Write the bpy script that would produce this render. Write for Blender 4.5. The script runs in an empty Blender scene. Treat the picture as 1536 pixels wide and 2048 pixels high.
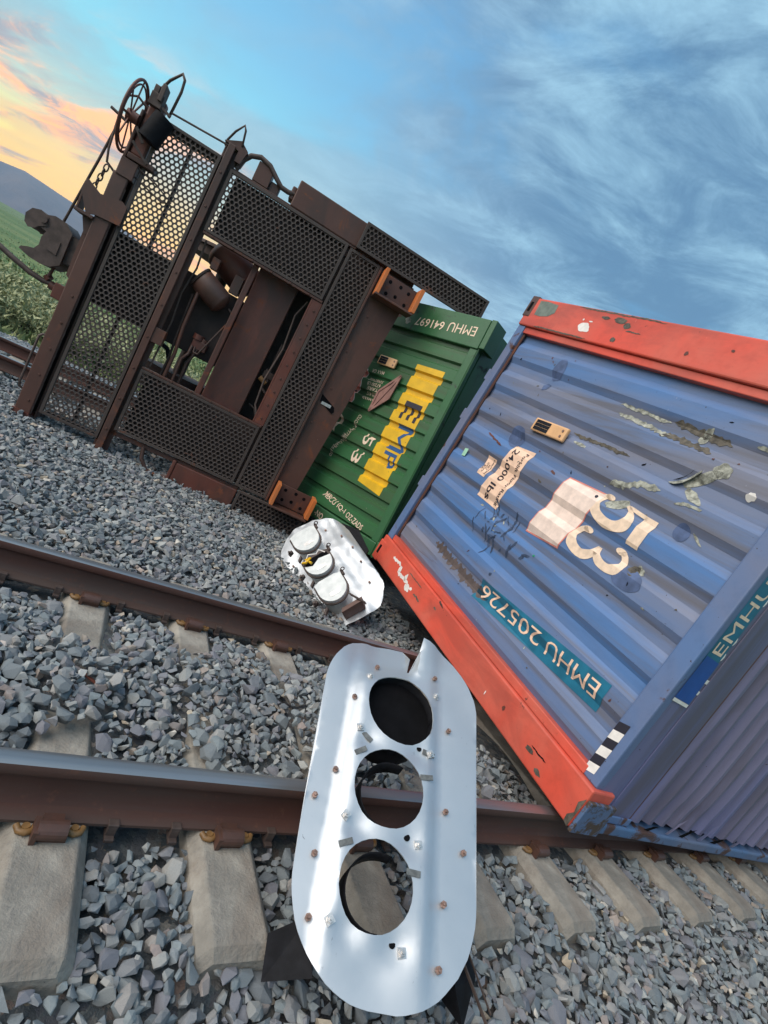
import bpy, bmesh, math, random
import numpy as np
from mathutils import Vector, Matrix, noise
from mathutils.geometry import delaunay_2d_cdt
R = math.radians
random.seed(7); rng = np.random.default_rng(7)
scene = bpy.context.scene
COL = scene.collection

# ------------------------------------------------------------------ camera
cam_d = bpy.data.cameras.new('camera'); cam = bpy.data.objects.new('camera', cam_d); COL.objects.link(cam)
YAW, PITCH, ROLL = 0.53107, -0.12996, 0.49095
fw = Vector((math.sin(YAW)*math.cos(PITCH), math.cos(YAW)*math.cos(PITCH), math.sin(PITCH)))
r0 = Vector((math.cos(YAW), -math.sin(YAW), 0)); u0 = r0.cross(fw)
rt = r0*math.cos(ROLL) + u0*math.sin(ROLL); up = -r0*math.sin(ROLL) + u0*math.cos(ROLL)
cm = Matrix((rt, up, -fw)).transposed().to_4x4(); cm.translation = Vector((0, -1.600, 1.596)); cam.matrix_world = cm
cam_d.sensor_fit = 'VERTICAL'; cam_d.sensor_height = 36.0; cam_d.sensor_width = 27.0
cam_d.lens = 36.0*1053.8/2048; cam_d.clip_start = 0.05; cam_d.clip_end = 20000
scene.camera = cam
scene.render.resolution_x = 768; scene.render.resolution_y = 1024
scene.view_settings.view_transform = 'Standard'; scene.view_settings.look = 'None'
scene.view_settings.gamma = 1.0; scene.view_settings.exposure = 0.0

# ------------------------------------------------------------------ light
FILL_AZ, FILL_EL = R(-99), R(40)
sd = Vector((math.sin(FILL_AZ)*math.cos(FILL_EL), math.cos(FILL_AZ)*math.cos(FILL_EL), math.sin(FILL_EL)))
ld = bpy.data.lights.new('dusk_sky_fill', 'SUN'); ld.energy = 4.0; ld.angle = R(64); ld.color = (1.0, 0.90, 0.80)  # added soft lamp standing in for the bright dusk sky, apart from the sunset
lo = bpy.data.objects.new('dusk_sky_fill', ld); COL.objects.link(lo)
lo.rotation_euler = (-sd).to_track_quat('-Z', 'Y').to_euler(); lo.location = (-20, 0, 16)

def ramp_set(node, stops, interp='LINEAR'):
    cr = node.color_ramp; cr.interpolation = interp
    while len(cr.elements) > 1: cr.elements.remove(cr.elements[0])
    cr.elements[0].position = stops[0][0]; cr.elements[0].color = (*stops[0][1], 1)
    for p, c in stops[1:]:
        e = cr.elements.new(p); e.color = (*c, 1)

CLOUD_OFF = (1.7, .3, 0)
world = bpy.data.worlds.new('World'); scene.world = world; world.use_nodes = True
def build_world():
    nt = world.node_tree; N = nt.nodes; L = nt.links; N.clear()
    def nd(t, **k):
        n = N.new(t)
        for a, b in k.items(): setattr(n, a, b)
        return n
    def mth(op, a, b=None, c=None):
        n = nd('ShaderNodeMath', operation=op)
        for i, s in enumerate((a, b, c)):
            if s is None: continue
            if isinstance(s, (int, float)): n.inputs[i].default_value = s
            else: L.new(s, n.inputs[i])
        return n.outputs[0]
    def mix(f, a, b, blend='MIX'):
        n = nd('ShaderNodeMix', data_type='RGBA', blend_type=blend)
        for i, s in ((0, f), (6, a), (7, b)):
            if isinstance(s, (int, float)): n.inputs[i].default_value = s
            elif isinstance(s, tuple): n.inputs[i].default_value = (*s, 1)
            else: L.new(s, n.inputs[i])
        return n.outputs[2]
    tc = nd('ShaderNodeTexCoord'); sx = nd('ShaderNodeSeparateXYZ'); L.new(tc.outputs['Generated'], sx.inputs[0])
    x, y, z = sx.outputs
    zc = mth('MAXIMUM', z, 0.0)
    az = R(-16)
    dots = mth('ADD', mth('MULTIPLY', x, math.sin(az)), mth('MULTIPLY', y, math.cos(az)))
    g = nd('ShaderNodeMapRange', interpolation_type='SMOOTHSTEP'); L.new(dots, g.inputs[0])
    g.inputs[1].default_value = 0.55; g.inputs[2].default_value = 0.99
    ra = nd('ShaderNodeValToRGB'); L.new(zc, ra.inputs[0])
    ramp_set(ra, [(0.0, (1.9, .80, .12)), (.05, (2.3, 1.15, .06)), (.09, (2.1, 1.40, .10)), (.135, (1.4, 1.25, .36)), (.19, (.66, 1.0, .84)), (.26, (.33, .88, 1.02)), (.40, (.25, .64, .92)), (.62, (.15, .38, .70)), (1.0, (.12, .29, .58))])
    rb = nd('ShaderNodeValToRGB'); L.new(zc, rb.inputs[0])
    ramp_set(rb, [(0.0, (.40, .46, .58)), (.12, (.32, .54, .76)), (.35, (.17, .50, .82)), (.62, (.13, .40, .74)), (1.0, (.12, .29, .58))])
    base = mix(g.outputs[0], rb.outputs[0], ra.outputs[0])
    # high cloud sheet, projected on a plane overhead
    den = mth('ADD', zc, 0.16)
    cv = nd('ShaderNodeCombineXYZ'); L.new(mth('DIVIDE', x, den), cv.inputs[0]); L.new(mth('DIVIDE', y, den), cv.inputs[1])
    def cloud_noise(rot, scl, sc, det, rough, dist, off):
        m0 = nd('ShaderNodeMapping'); L.new(cv.outputs[0], m0.inputs[0]); m0.inputs['Rotation'].default_value = (0, 0, rot)
        mp = nd('ShaderNodeMapping'); L.new(m0.outputs[0], mp.inputs[0])
        mp.inputs['Scale'].default_value = scl; mp.inputs['Location'].default_value = off
        n = nd('ShaderNodeTexNoise'); L.new(mp.outputs[0], n.inputs['Vector'])
        n.inputs['Scale'].default_value = sc; n.inputs['Detail'].default_value = det; n.inputs['Roughness'].default_value = rough; n.inputs['Distortion'].default_value = dist
        return n.outputs['Fac']
    def sstep(v, a, b):
        q = nd('ShaderNodeMapRange', interpolation_type='SMOOTHSTEP'); L.new(v, q.inputs[0]); q.inputs[1].default_value = a; q.inputs[2].default_value = b; return q.outputs[0]
    n1 = cloud_noise(R(42), (.55, 1.0, 1), 1.0, 4, .5, .3, CLOUD_OFF)          # the big sheets
    n2 = cloud_noise(R(46), (.58, 1.0, 1), 4.6, 10, .68, .7, (4.1, 7.2, 0))     # fibrous streaks
    n3 = cloud_noise(R(36), (.70, 1.0, 1), 2.2, 7, .6, .5, (9.0, 2.5, 3))
    cov = sstep(mth('ADD', n1, mth('MULTIPLY', mth('SUBTRACT', n3, .5), .45)), .31, .47)
    lit = sstep(mth('ADD', mth('MULTIPLY', n2, .62), mth('MULTIPLY', n3, .55)), .46, .78)
    cc_a = mix(lit, (.115, .25, .42), (.44, .74, .92))
    lowr = nd('ShaderNodeValToRGB'); L.new(zc, lowr.inputs[0])
    ramp_set(lowr, [(0.0, (1.6, .62, .16)), (.10, (1.7, .66, .18)), (.17, (1.15, .56, .34)), (.24, (.62, .52, .52)), (.34, (.46, .58, .68)), (1.0, (.3, .45, .65))])
    lit2 = mix(lit, mix(.5, lowr.outputs[0], (.26, .30, .40)), lowr.outputs[0])
    ccol = mix(g.outputs[0], cc_a, lit2)
    thin = mth('MULTIPLY', cov, mth('SUBTRACT', .90, mth('MULTIPLY', g.outputs[0], .42)))
    sky = mix(thin, base, ccol)
    n4 = cloud_noise(R(40), (.34, 1.0, 1), 2.6, 7, .58, .5, (2.2, 11.0, 5))    # low broken bands caught by the sunset
    low = mth('MULTIPLY', mth('MULTIPLY', sstep(n4, .50, .62), g.outputs[0]), mth('SUBTRACT', 1.0, sstep(zc, .20, .34)))
    warm = mix(sstep(n2, .40, .62), (.46, .42, .48), (2.0, .78, .22))
    sky = mix(mth('MULTIPLY', low, .8), sky, warm)
    nish = nd('ShaderNodeTexSky', sky_type='NISHITA'); nish.sun_disc = False
    nish.sun_elevation = FILL_EL; nish.sun_rotation = FILL_AZ
    sky = mix(1.0, sky, mix(1.0, nish.outputs[0], (.008, .008, .008), 'MULTIPLY'), 'ADD')
    bg = nd('ShaderNodeBackground'); L.new(sky, bg.inputs[0]); bg.inputs[1].default_value = 1.0
    out = nd('ShaderNodeOutputWorld'); L.new(bg.outputs[0], out.inputs[0])
build_world()

# ------------------------------------------------------------------ helpers
class MB:
    def __init__(s): s.v = []; s.f = []; s.m = []; s.s = []
    def add(s, vs, fs, mi=0, smooth=False):
        o = len(s.v); s.v += [tuple(map(float, p)) for p in vs]
        for f in fs: s.f.append(tuple(i+o for i in f)); s.m.append(mi); s.s.append(smooth)
        return s
    def box(s, x0, x1, y0, y1, z0, z1, mi=0):
        vs = [(x, y, z) for x in (x0, x1) for y in (y0, y1) for z in (z0, z1)]
        return s.add(vs, [(0, 1, 3, 2), (4, 6, 7, 5), (0, 4, 5, 1), (2, 3, 7, 6), (0, 2, 6, 4), (1, 5, 7, 3)], mi)
    def quadbox(s, a, b, w, d, mi=0, side=(0, 1, 0)):
        """bar from a to b, w wide across, d deep along 'side'"""
        a, b, sd_ = Vector(a), Vector(b), Vector(side).normalized()
        t = (b-a).normalized(); c = t.cross(sd_).normalized()
        vs = [p + c*i*w/2 + sd_*j*d/2 for p in (a, b) for i in (-1, 1) for j in (-1, 1)]
        return s.add(vs, [(0, 1, 3, 2), (4, 6, 7, 5), (0, 4, 5, 1), (2, 3, 7, 6), (0, 2, 6, 4), (1, 5, 7, 3)], mi)
    def cyl(s, a, b, ra, rb=None, n=16, mi=0, smooth=True):
        return s.tube([a, b], [ra, ra if rb is None else rb], n, mi=mi, smooth=smooth)
    def tube(s, pts, r, n=8, closed=False, mi=0, smooth=True):
        P = [Vector(p) for p in pts]; k = len(P)
        rs = r if isinstance(r, (list, tuple)) else [r]*k
        T = []
        for i in range(k):
            if closed: t = P[(i+1) % k]-P[i-1]
            elif i == 0: t = P[1]-P[0]
            elif i == k-1: t = P[-1]-P[-2]
            else: t = (P[i+1]-P[i]).normalized()+(P[i]-P[i-1]).normalized()
            T.append(t.normalized())
        u = T[0].orthogonal().normalized(); vs = []
        for i in range(k):
            u = (u - T[i]*u.dot(T[i])).normalized(); w = T[i].cross(u)
            for j in range(n):
                a = 2*math.pi*j/n; vs.append(P[i]+(u*math.cos(a)+w*math.sin(a))*rs[i])
        fs = []
        for i in range(k if closed else k-1):
            for j in range(n):
                a, b = i*n+j, i*n+(j+1) % n; c, d = ((i+1) % k)*n+(j+1) % n, ((i+1) % k)*n+j
                fs.append((a, b, c, d))
        s.add(vs, fs, mi, smooth)
        if not closed:
            s.add(vs[:n], [tuple(range(n))[::-1]], mi); s.add(vs[-n:], [tuple(range(n))], mi)
        return s
    def prism(s, poly, fn, d0, d1, mi=0, smooth=False):
        """extrude a 2D polygon: fn(u, v, d) -> xyz"""
        n = len(poly)
        vs = [fn(u, v, d0) for u, v in poly] + [fn(u, v, d1) for u, v in poly]
        fs = [(i, (i+1) % n, n+(i+1) % n, n+i) for i in range(n)]
        s.add(vs, fs, mi, smooth)
        s.add(vs[:n], [tuple(range(n))[::-1]], mi); s.add(vs[n:], [tuple(range(n))], mi)
        return s
    def mesh(s, name, mats):
        me = bpy.data.meshes.new(name); me.from_pydata(s.v, [], s.f)
        for m in (mats if isinstance(mats, (list, tuple)) else [mats]): me.materials.append(m)
        me.polygons.foreach_set('material_index', s.m); me.polygons.foreach_set('use_smooth', s.s)
        me.update()
        bm = bmesh.new(); bm.from_mesh(me); bmesh.ops.recalc_face_normals(bm, faces=bm.faces); bm.to_mesh(me); bm.free()
        return me
    def build(s, name, mats, parent=None, bevel=0.0):
        return link(name, s.mesh(name, mats), parent, bevel)
def link(name, me, parent=None, bevel=0.0):
    o = bpy.data.objects.new(name, me); COL.objects.link(o)
    if parent is not None: o.parent = parent
    if bevel:
        b = o.modifiers.new('bevel', 'BEVEL'); b.width = bevel; b.segments = 2; b.limit_method = 'ANGLE'; b.angle_limit = R(40)
    return o
def empty(name, mw=None):
    o = bpy.data.objects.new(name, None); COL.objects.link(o); o.empty_display_size = .2
    if mw is not None: o.matrix_world = mw
    return o
def tag(o, label=None, cat=None, group=None, kind=None):
    if label: o['label'] = label
    if cat: o['category'] = cat
    if group: o['group'] = group
    if kind: o['kind'] = kind
    return o
def copy_tree(o, parent=None):
    c = o.copy(); COL.objects.link(c)
    if parent is not None: c.parent = parent; c.matrix_parent_inverse = o.matrix_parent_inverse
    for ch in list(o.children): copy_tree(ch, c)
    return c
def frame_matrix(x, y, z, o):
    m = Matrix((Vector(x), Vector(y), Vector(z))).transposed().to_4x4(); m.translation = Vector(o); return m

# ------------------------------------------------------------------ materials
class Mat:
    def __init__(s, name):
        s.m = bpy.data.materials.new(name); s.m.use_nodes = True
        s.nt = s.m.node_tree; s.N = s.nt.nodes; s.L = s.nt.links
        s.b = s.N['Principled BSDF']; s.tc = s.N.new('ShaderNodeTexCoord')
    def put(s, sock, v):
        if isinstance(v, (int, float)): s.b.inputs[sock].default_value = v
        elif isinstance(v, tuple): s.b.inputs[sock].default_value = (*v, 1) if len(v) == 3 else v
        else: s.L.new(v, s.b.inputs[sock])
        return s
    def noise(s, scale, detail=5, rough=.55, dist=0, stretch=None, co='Object', out='Fac'):
        n = s.N.new('ShaderNodeTexNoise'); n.inputs['Scale'].default_value = scale; n.inputs['Detail'].default_value = detail
        n.inputs['Roughness'].default_value = rough; n.inputs['Distortion'].default_value = dist
        src = s.tc.outputs[co]
        if stretch:
            mp = s.N.new('ShaderNodeMapping'); s.L.new(src, mp.inputs[0]); mp.inputs['Scale'].default_value = stretch; src = mp.outputs[0]
        s.L.new(src, n.inputs['Vector']); return n.outputs[out]
    def step(s, v, a, b):
        n = s.N.new('ShaderNodeMapRange'); n.interpolation_type = 'SMOOTHSTEP'; s.L.new(v, n.inputs[0]); n.inputs[1].default_value = a; n.inputs[2].default_value = b
        return n.outputs[0]
    def math(s, op, a, b):
        n = s.N.new('ShaderNodeMath'); n.operation = op
        for i, q in enumerate((a, b)):
            if isinstance(q, (int, float)): n.inputs[i].default_value = q
            else: s.L.new(q, n.inputs[i])
        return n.outputs[0]
    def mix(s, f, a, b, blend='MIX'):
        n = s.N.new('ShaderNodeMix'); n.data_type = 'RGBA'; n.blend_type = blend
        for i, q in ((0, f), (6, a), (7, b)):
            if isinstance(q, (int, float)): n.inputs[i].default_value = q
            elif isinstance(q, tuple): n.inputs[i].default_value = (*q, 1)
            else: s.L.new(q, n.inputs[i])
        return n.outputs[2]
    def ramp(s, v, stops, interp='LINEAR'):
        n = s.N.new('ShaderNodeValToRGB'); ramp_set(n, stops, interp); s.L.new(v, n.inputs[0]); return n.outputs[0]
    def bump(s, h, strength=.3, dist=.01):
        n = s.N.new('ShaderNodeBump'); n.inputs['Strength'].default_value = strength; n.inputs['Distance'].default_value = dist
        s.L.new(h, n.inputs['Height']); s.L.new(n.outputs[0], s.b.inputs['Normal']); return s

def plain(name, col, rough=.6, metal=0.0, var=.25, scale=14, bump=.1):
    m = Mat(name); n = m.noise(scale, 6, .6)
    dark = tuple(c*(1-var) for c in col); lite = tuple(min(1, c*(1+var)) for c in col)
    m.put('Base Color', m.mix(m.step(n, .3, .7), dark, lite)).put('Roughness', rough).put('Metallic', metal)
    if bump: m.bump(m.noise(scale*6, 4), bump, .004)
    return m.m
def painted(name, col, fade, rust=(.09, .035, .018), rough=.5, fade_amt=.5, rust_lo=.62, rust_hi=.70, stretch=(1, 1, 1), rscale=3.0, spots=True, grime=None, grime_stretch=(1, 1, 1), grime_amt=.7):
    m = Mat(name)
    f = m.step(m.noise(1.3, 5, .55, .4, stretch), .34, .68)
    c = m.mix(m.math('MULTIPLY', f, fade_amt), col, fade)
    c = m.mix(m.math('MULTIPLY', m.step(m.noise(9, 6, .7, 0, stretch), .45, .75), .35), c, tuple(q*.62 for q in col))
    if grime:
        c = m.mix(m.math('MULTIPLY', m.step(m.noise(2.6, 7, .62, .5, grime_stretch), .42, .66), grime_amt), c, grime)
    g = m.noise(rscale, 9, .68, .8, stretch)
    c = m.mix(m.step(g, rust_lo, rust_hi), c, rust)
    if spots:
        c = m.mix(m.step(m.noise(46, 3, .6), .71, .76), c, (.04, .028, .025))
        c = m.mix(m.step(m.noise(21, 5, .7, 1.5, (1, 1, .25)), .70, .74), c, tuple(min(1, q*1.7+.05) for q in fade))
    m.put('Base Color', c)
    m.put('Roughness', m.mix(m.step(g, rust_lo, rust_hi), (rough,)*3, (.85,)*3))
    m.bump(m.noise(60, 5, .6), .12, .004)
    return m.m

M_STEEL_BROWN = painted('oxide_brown_paint', (.088, .037, .025), (.125, .062, .045), (.21, .062, .02), .5, .5, .55, .72, rscale=4, grime=(.040, .027, .022), grime_stretch=(1, 1, .35), grime_amt=.7)
M_STEEL_RED = painted('oxide_red_paint', (.13, .037, .023), (.15, .062, .044), (.22, .058, .02), .5, .5, .56, .72, rscale=4, grime=(.045, .028, .023), grime_stretch=(1, 1, .35), grime_amt=.7)
M_GRATE = painted('grating_brown', (.052, .038, .032), (.088, .067, .056), (.13, .05, .028), .6, .5, .60, .72, rscale=5, spots=False)
M_SHADOW_STEEL = plain('shaded_steel', (.030, .018, .015), .7, 0, .4, 6)  # steel of parts set behind, with shade put into its dark colour
M_BLACK = plain('black_rubber', (.009, .009, .011), .6, 0, .3, 20)
M_BLACK_AND_SHADE = plain('black_paint_and_shade', (.004, .004, .005), .9, 0, .3, 12)  # matte black; also shade painted in for holes, slots and the housing interior
for _m in (M_BLACK_AND_SHADE, M_BLACK): _m.node_tree.nodes['Principled BSDF'].inputs['Specular IOR Level'].default_value = .12
M_CAST = plain('cast_steel', (.075, .052, .044), .62, .15, .35, 9, .3)
M_ORANGE = painted('guide_orange', (.62, .16, .03), (.5, .2, .08), (.12, .04, .02), .55, .5, .60, .68, rscale=9)
M_BLUE = painted('blue_paint', (.078, .185, .41), (.20, .20, .25), (.10, .045, .03), .48, 1.0, .64, .72, stretch=(1, .22, 1.3), rscale=2.2, grime=(.125, .115, .125), grime_stretch=(1, .13, 2.4), grime_amt=.85)
M_ROOF = painted('roof_blue_paint', (.13, .145, .29), (.20, .18, .26), (.10, .04, .025), .5, .8, .70, .75, stretch=(1.3, 1, .25), rscale=2.6, grime=(.10, .085, .10), grime_stretch=(2.0, 1, .16), grime_amt=.7)
M_FRAME_BLUE = painted('frame_blue_paint', (.095, .17, .34), (.17, .17, .23), (.09, .04, .028), .5, .7, .60, .66, rscale=4)
M_RED = painted('red_paint', (.72, .088, .050), (.58, .15, .10), (.06, .03, .024), .5, .8, .66, .69, rscale=2.8, grime=(.34, .065, .045), grime_stretch=(1, .4, 1.5), grime_amt=.6)
M_GREEN = painted('green_paint', (.026, .125, .040), (.045, .12, .05), (.06, .05, .02), .42, .8, .72, .78, stretch=(1, .25, 1), rscale=2.2, grime=(.05, .07, .03), grime_stretch=(1, .2, 2), grime_amt=.6)
M_GREEN_D = painted('green_frame_paint', (.022, .115, .036), (.05, .12, .06), (.05, .05, .045), .45, .6, .60, .68, rscale=5)
M_YELLOW = plain('yellow_paint', (.74, .43, .012), .45, 0, .12, 5)
M_NAVY = plain('navy_print', (.02, .09, .24), .5, 0, .1)
M_DARKPRINT = plain('dark_print', (.02, .018, .03), .5, 0, .1)
M_CREAM = plain('cream_print', (.82, .62, .46), .5, 0, .12, 20)
M_WHITE = plain('white_print', (.80, .75, .70), .55, 0, .12, 12)
M_PEACH = plain('peach_sticker', (.86, .58, .42), .5, 0, .12, 10)
M_PINKWHITE = plain('faded_sticker', (.86, .68, .58), .5, 0, .15, 9)
M_PINK = plain('pink_print', (.75, .25, .20), .5, 0, .15)
M_TEAL = plain('teal_label', (.012, .14, .23), .45, 0, .2, 6)
M_TAPE = plain('blue_tape', (.01, .075, .33), .4, 0, .12, 6)
M_PEEL = plain('peeled_paint', (.30, .30, .25), .7, 0, .6, 26, .4)
M_BAREDARK = plain('exposed_metal', (.10, .085, .065), .7, 0, .5, 25, .4)
M_GRAPHITE = plain('oily_smear', (.045, .07, .13), .5, 0, .4, 20)
M_STAIN = plain('faded_stain', (.075, .11, .215), .55, 0, .3, 8)
M_TRACKER = plain('tracker_plastic', (.76, .44, .22), .45, 0, .08, 9)
M_SOLAR = plain('solar_panel', (.02, .022, .028), .2, 0, .2, 20, 0)
M_CRATE = plain('brown_placard', (.30, .15, .12), .6, 0, .2, 8)
M_MINT = plain('mint_sticker', (.35, .62, .45), .5, 0, .1)
M_RUSTBOLT = plain('rusted_bolt', (.30, .19, .15), .5, .5, .5, 60)
M_ZINC = plain('zinc_plate', (.62, .60, .58), .4, .8, .2, 40)
M_TAB = plain('dull_clip', (.16, .16, .15), .5, .5, .3, 40)
M_CONC = None
def mk_alu():
    m = Mat('aluminium_sheet')
    n = m.noise(3.0, 6, .6, .3)
    m.put('Base Color', m.mix(m.step(m.noise(38, 4, .7, 2, (1, .3, 1)), .68, .74), m.mix(n, (.50, .53, .56), (.62, .63, .64)), (.28, .29, .30)))
    m.put('Metallic', .72).put('Roughness', m.mix(n, (.38,)*3, (.54,)*3))
    m.bump(m.noise(7, 3, .5), .05, .01); return m.m
M_ALU = mk_alu()
def mk_whitealu():
    m = Mat('white_housing_paint'); n = m.noise(12, 6, .6)
    m.put('Base Color', m.mix(m.step(n, .3, .7), (.50, .52, .51), (.66, .67, .65))).put('Roughness', .42).put('Metallic', .15)
    m.bump(m.noise(30, 4), .12, .004); return m.m
M_HOUSING = mk_whitealu()
def mk_conc():
    m = Mat('tie_concrete')
    c = m.mix(m.step(m.noise(5, 7, .65), .3, .7), (.22, .20, .17), (.39, .355, .30))
    c = m.mix(m.math('MULTIPLY', m.step(m.noise(3.2, 6, .65, .8, (1, .6, 1)), .46, .68), .65), c, (.20, .155, .12))
    c = m.mix(m.math('MULTIPLY', m.step(m.noise(24, 6, .7), .5, .75), .5), c, (.15, .14, .13))
    c = m.mix(m.step(m.noise(70, 3, .6), .68, .74), c, (.13, .12, .11))
    m.put('Base Color', c).put('Roughness', .9)
    m.bump(m.math('ADD', m.noise(90, 5, .7), m.math('MULTIPLY', m.noise(12, 5, .6), 2.0)), .6, .010); return m.m
M_CONC = mk_conc()
def mk_rail():
    m = Mat('rusted_rail')
    c = m.mix(m.step(m.noise(2.0, 6, .6, .3, (.15, 1, 1)), .35, .65), (.085, .030, .020), (.075, .052, .043))
    c = m.mix(m.step(m.noise(25, 6, .7), .55, .75), c, (.13, .055, .035))
    m.put('Base Color', c).put('Roughness', .72).put('Metallic', .1)
    m.bump(m.noise(80, 5, .7), .25, .003); return m.m
M_RAIL = mk_rail()
def mk_polish():
    m = Mat('polished_railhead'); n = m.noise(30, 5, .6, .2, (.03, 1, 1))
    m.put('Base Color', m.mix(n, (.22, .23, .24), (.46, .46, .46))).put('Metallic', .85).put('Roughness', m.mix(m.noise(8, 4, .6, 0, (.1, 1, 1)), (.36,)*3, (.56,)*3))
    return m.m
M_POLISH = mk_polish()
STONE_RAMP = [(p, tuple(q*.86 for q in c)) for p, c in [(0.0, (.13, .145, .16)), (.18, (.18, .205, .22)), (.38, (.235, .27, .28)), (.52, (.20, .20, .225)), (.64, (.28, .29, .285)), (.76, (.37, .38, .365)), (.86, (.27, .225, .21)), (.93, (.48, .41, .31)), (.97, (.60, .58, .54)), (1.0, (.46, .29, .22))]]
def mk_stone():
    m = Mat('ballast_stone'); a = m.N.new('ShaderNodeAttribute'); a.attribute_name = 'tone'
    c = m.ramp(a.outputs['Fac'], STONE_RAMP)
    c = m.mix(m.math('MULTIPLY', m.step(m.noise(45, 6, .65), .35, .75), .5), c, m.mix(1.0, c, (1.55, 1.5, 1.42), 'MULTIPLY'))
    c = m.mix(m.math('MULTIPLY', m.step(m.noise(16, 4, .6), .5, .8), .35), c, m.mix(1.0, c, (.55, .55, .58), 'MULTIPLY'))
    m.put('Base Color', c).put('Roughness', .82)
    m.bump(m.noise(120, 6, .7), .45, .006); return m.m
M_STONE = mk_stone()
def mk_bed():
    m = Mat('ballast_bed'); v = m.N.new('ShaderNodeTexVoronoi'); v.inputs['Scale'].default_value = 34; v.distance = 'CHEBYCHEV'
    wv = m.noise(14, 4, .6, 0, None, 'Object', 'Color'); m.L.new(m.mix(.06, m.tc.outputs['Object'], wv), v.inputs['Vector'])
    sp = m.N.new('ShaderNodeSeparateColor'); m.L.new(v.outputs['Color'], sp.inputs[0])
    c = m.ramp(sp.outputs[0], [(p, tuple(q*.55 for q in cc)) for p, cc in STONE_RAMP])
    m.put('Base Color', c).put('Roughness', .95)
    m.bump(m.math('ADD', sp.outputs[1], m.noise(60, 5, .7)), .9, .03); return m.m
M_BED = mk_bed()
def mk_ground():
    m = Mat('desert_grassland')
    c = m.mix(m.step(m.noise(.035, 8, .6), .36, .62), (.075, .145, .03), (.15, .20, .06))
    c = m.mix(m.step(m.noise(.5, 6, .7), .52, .70), c, (.045, .075, .02))
    c = m.mix(m.step(m.noise(.012, 5, .6), .60, .72), c, (.16, .14, .08))
    m.put('Base Color', c).put('Roughness', .95); m.bump(m.noise(1.5, 6, .7), .6, .3); return m.m
M_GROUND = mk_ground()
def mk_mount():
    m = Mat('mountain_rock'); c = m.mix(m.step(m.noise(.004, 8, .65), .35, .65), (.075, .075, .095), (.15, .12, .12))
    m.put('Base Color', c).put('Roughness', .95); m.bump(m.noise(.01, 8, .7), .6, 20); return m.m
M_MOUNT = mk_mount()
def mk_leaf(name, a, b):
    m = Mat(name); at = m.N.new('ShaderNodeAttribute'); at.attribute_name = 'tone'
    m.put('Base Color', m.mix(at.outputs['Fac'], a, b)).put('Roughness', .7)
    return m.m
M_LEAF = mk_leaf('shrub_leaf', (.14, .17, .06), (.44, .44, .24))
M_GRASS = mk_leaf('grass_blade', (.10, .15, .04), (.32, .32, .15))

# ------------------------------------------------------------------ ground, track bed
G = 1.509                        # rail centre to rail centre
TIE0, PITCH_T = 0.351, 0.594
T2 = (6.85, 6.85+G)              # second track
def smooth(a, b, x):
    t = min(1, max(0, (x-a)/(b-a))); return t*t*(3-2*t)
def bed_z(x, y):
    """top of the ballast"""
    n = noise.noise(Vector((x*.9, y*.9, 3.3)))*.025 + noise.noise(Vector((x*3.1, y*3.1, 1.3)))*.010
    if y < -.55: z = -.085 - .05*smooth(-.55, -1.5, y) - .55*max(0, -1.9-y)
    elif y < -.12: z = -.062
    elif y < 0.12: z = -.05
    elif y < G-.12: z = -.035 + .055*math.sin(math.pi*(y-.12)/(G-.24))
    elif y < G+.12: z = -.05
    elif y < 4: z = -.05 + .05*smooth(G+.1, 3.2, y)
    elif y < 6.3: z = 0.0
    elif y < 9: z = -.06
    else: z = -.06 - .30*smooth(9, 13.5, y)
    return z + n
def terrain_z(x, y):
    d = math.hypot(x, y)
    z = -.55
    if y > 13: z = -.42 - .25*smooth(13, 30, y)
    z += max(0, d-40)*math.tan(R(1.9))*smooth(40, 420, d)
    z += noise.noise(Vector((x*.02, y*.02, 7)))*.9*smooth(25, 120, d) + noise.noise(Vector((x*.004, y*.004, 2)))*7*smooth(150, 700, d)
    return z
def build_ground():
    # polar sheet out to the mountains
    mb = MB(); rs = [0]+[1.6**k for k in range(2, 18)]; rs = [r for r in rs if r < 2600]+[2600]
    fine = []
    for a, b in zip(rs[:-1], rs[1:]): fine += [a, (a+b)/2]
    fine.append(rs[-1]); n = 120; vs = []
    for r in fine:
        for j in range(n):
            t = 2*math.pi*j/n; x, y = r*math.cos(t), r*math.sin(t); vs.append((x, y, terrain_z(x, y)-.06))
    fs = [(i*n+j, i*n+(j+1) % n, (i+1)*n+(j+1) % n, (i+1)*n+j) for i in range(len(fine)-1) for j in range(n)]
    mb.add(vs, fs, 0, True); o = mb.build('ground', M_GROUND); tag(o, 'green desert grassland stretching to the mountains', kind='structure')
    mb = MB(); n = 260; rows = []
    for k, (r, hf) in enumerate(((2100, 0), (2350, .55), (2550, 1.0), (2800, .55), (3100, 0))):
        for j in range(n):
            t = 2*math.pi*j/n; x, y = math.cos(t), math.sin(t)
            h = 148 + 62*noise.noise(Vector((x*3.3+4, y*3.3, 0))) + 30*noise.noise(Vector((x*10, y*10+3, 1))) + 10*noise.noise(Vector((x*32, y*32, 2)))
            az = math.degrees(math.atan2(x, y))
            h += 4*math.exp(-((az+10.0)/1.6)**2) + 16*math.exp(-((az+4.6)/2.4)**2) - 14*math.exp(-((az+13.5)/2.5)**2)
            if k in (1, 3): h *= 1+.6*noise.noise(Vector((x*24, y*24, k)))
            b = terrain_z(x*2100, y*2100)-14
            rows.append((x*r, y*r, b + max(0, h)*hf))
    fs = [(i*n+j, i*n+(j+1) % n, (i+1)*n+(j+1) % n, (i+1)*n+j) for i in range(4) for j in range(n)]
    globals()['PEAK'] = max(p[2] for p in rows)
    mb.add(rows, fs, 0, True); o = mb.build('mountains', M_MOUNT); tag(o, 'blue mountain ridge along the horizon', kind='structure')
build_ground()
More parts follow.
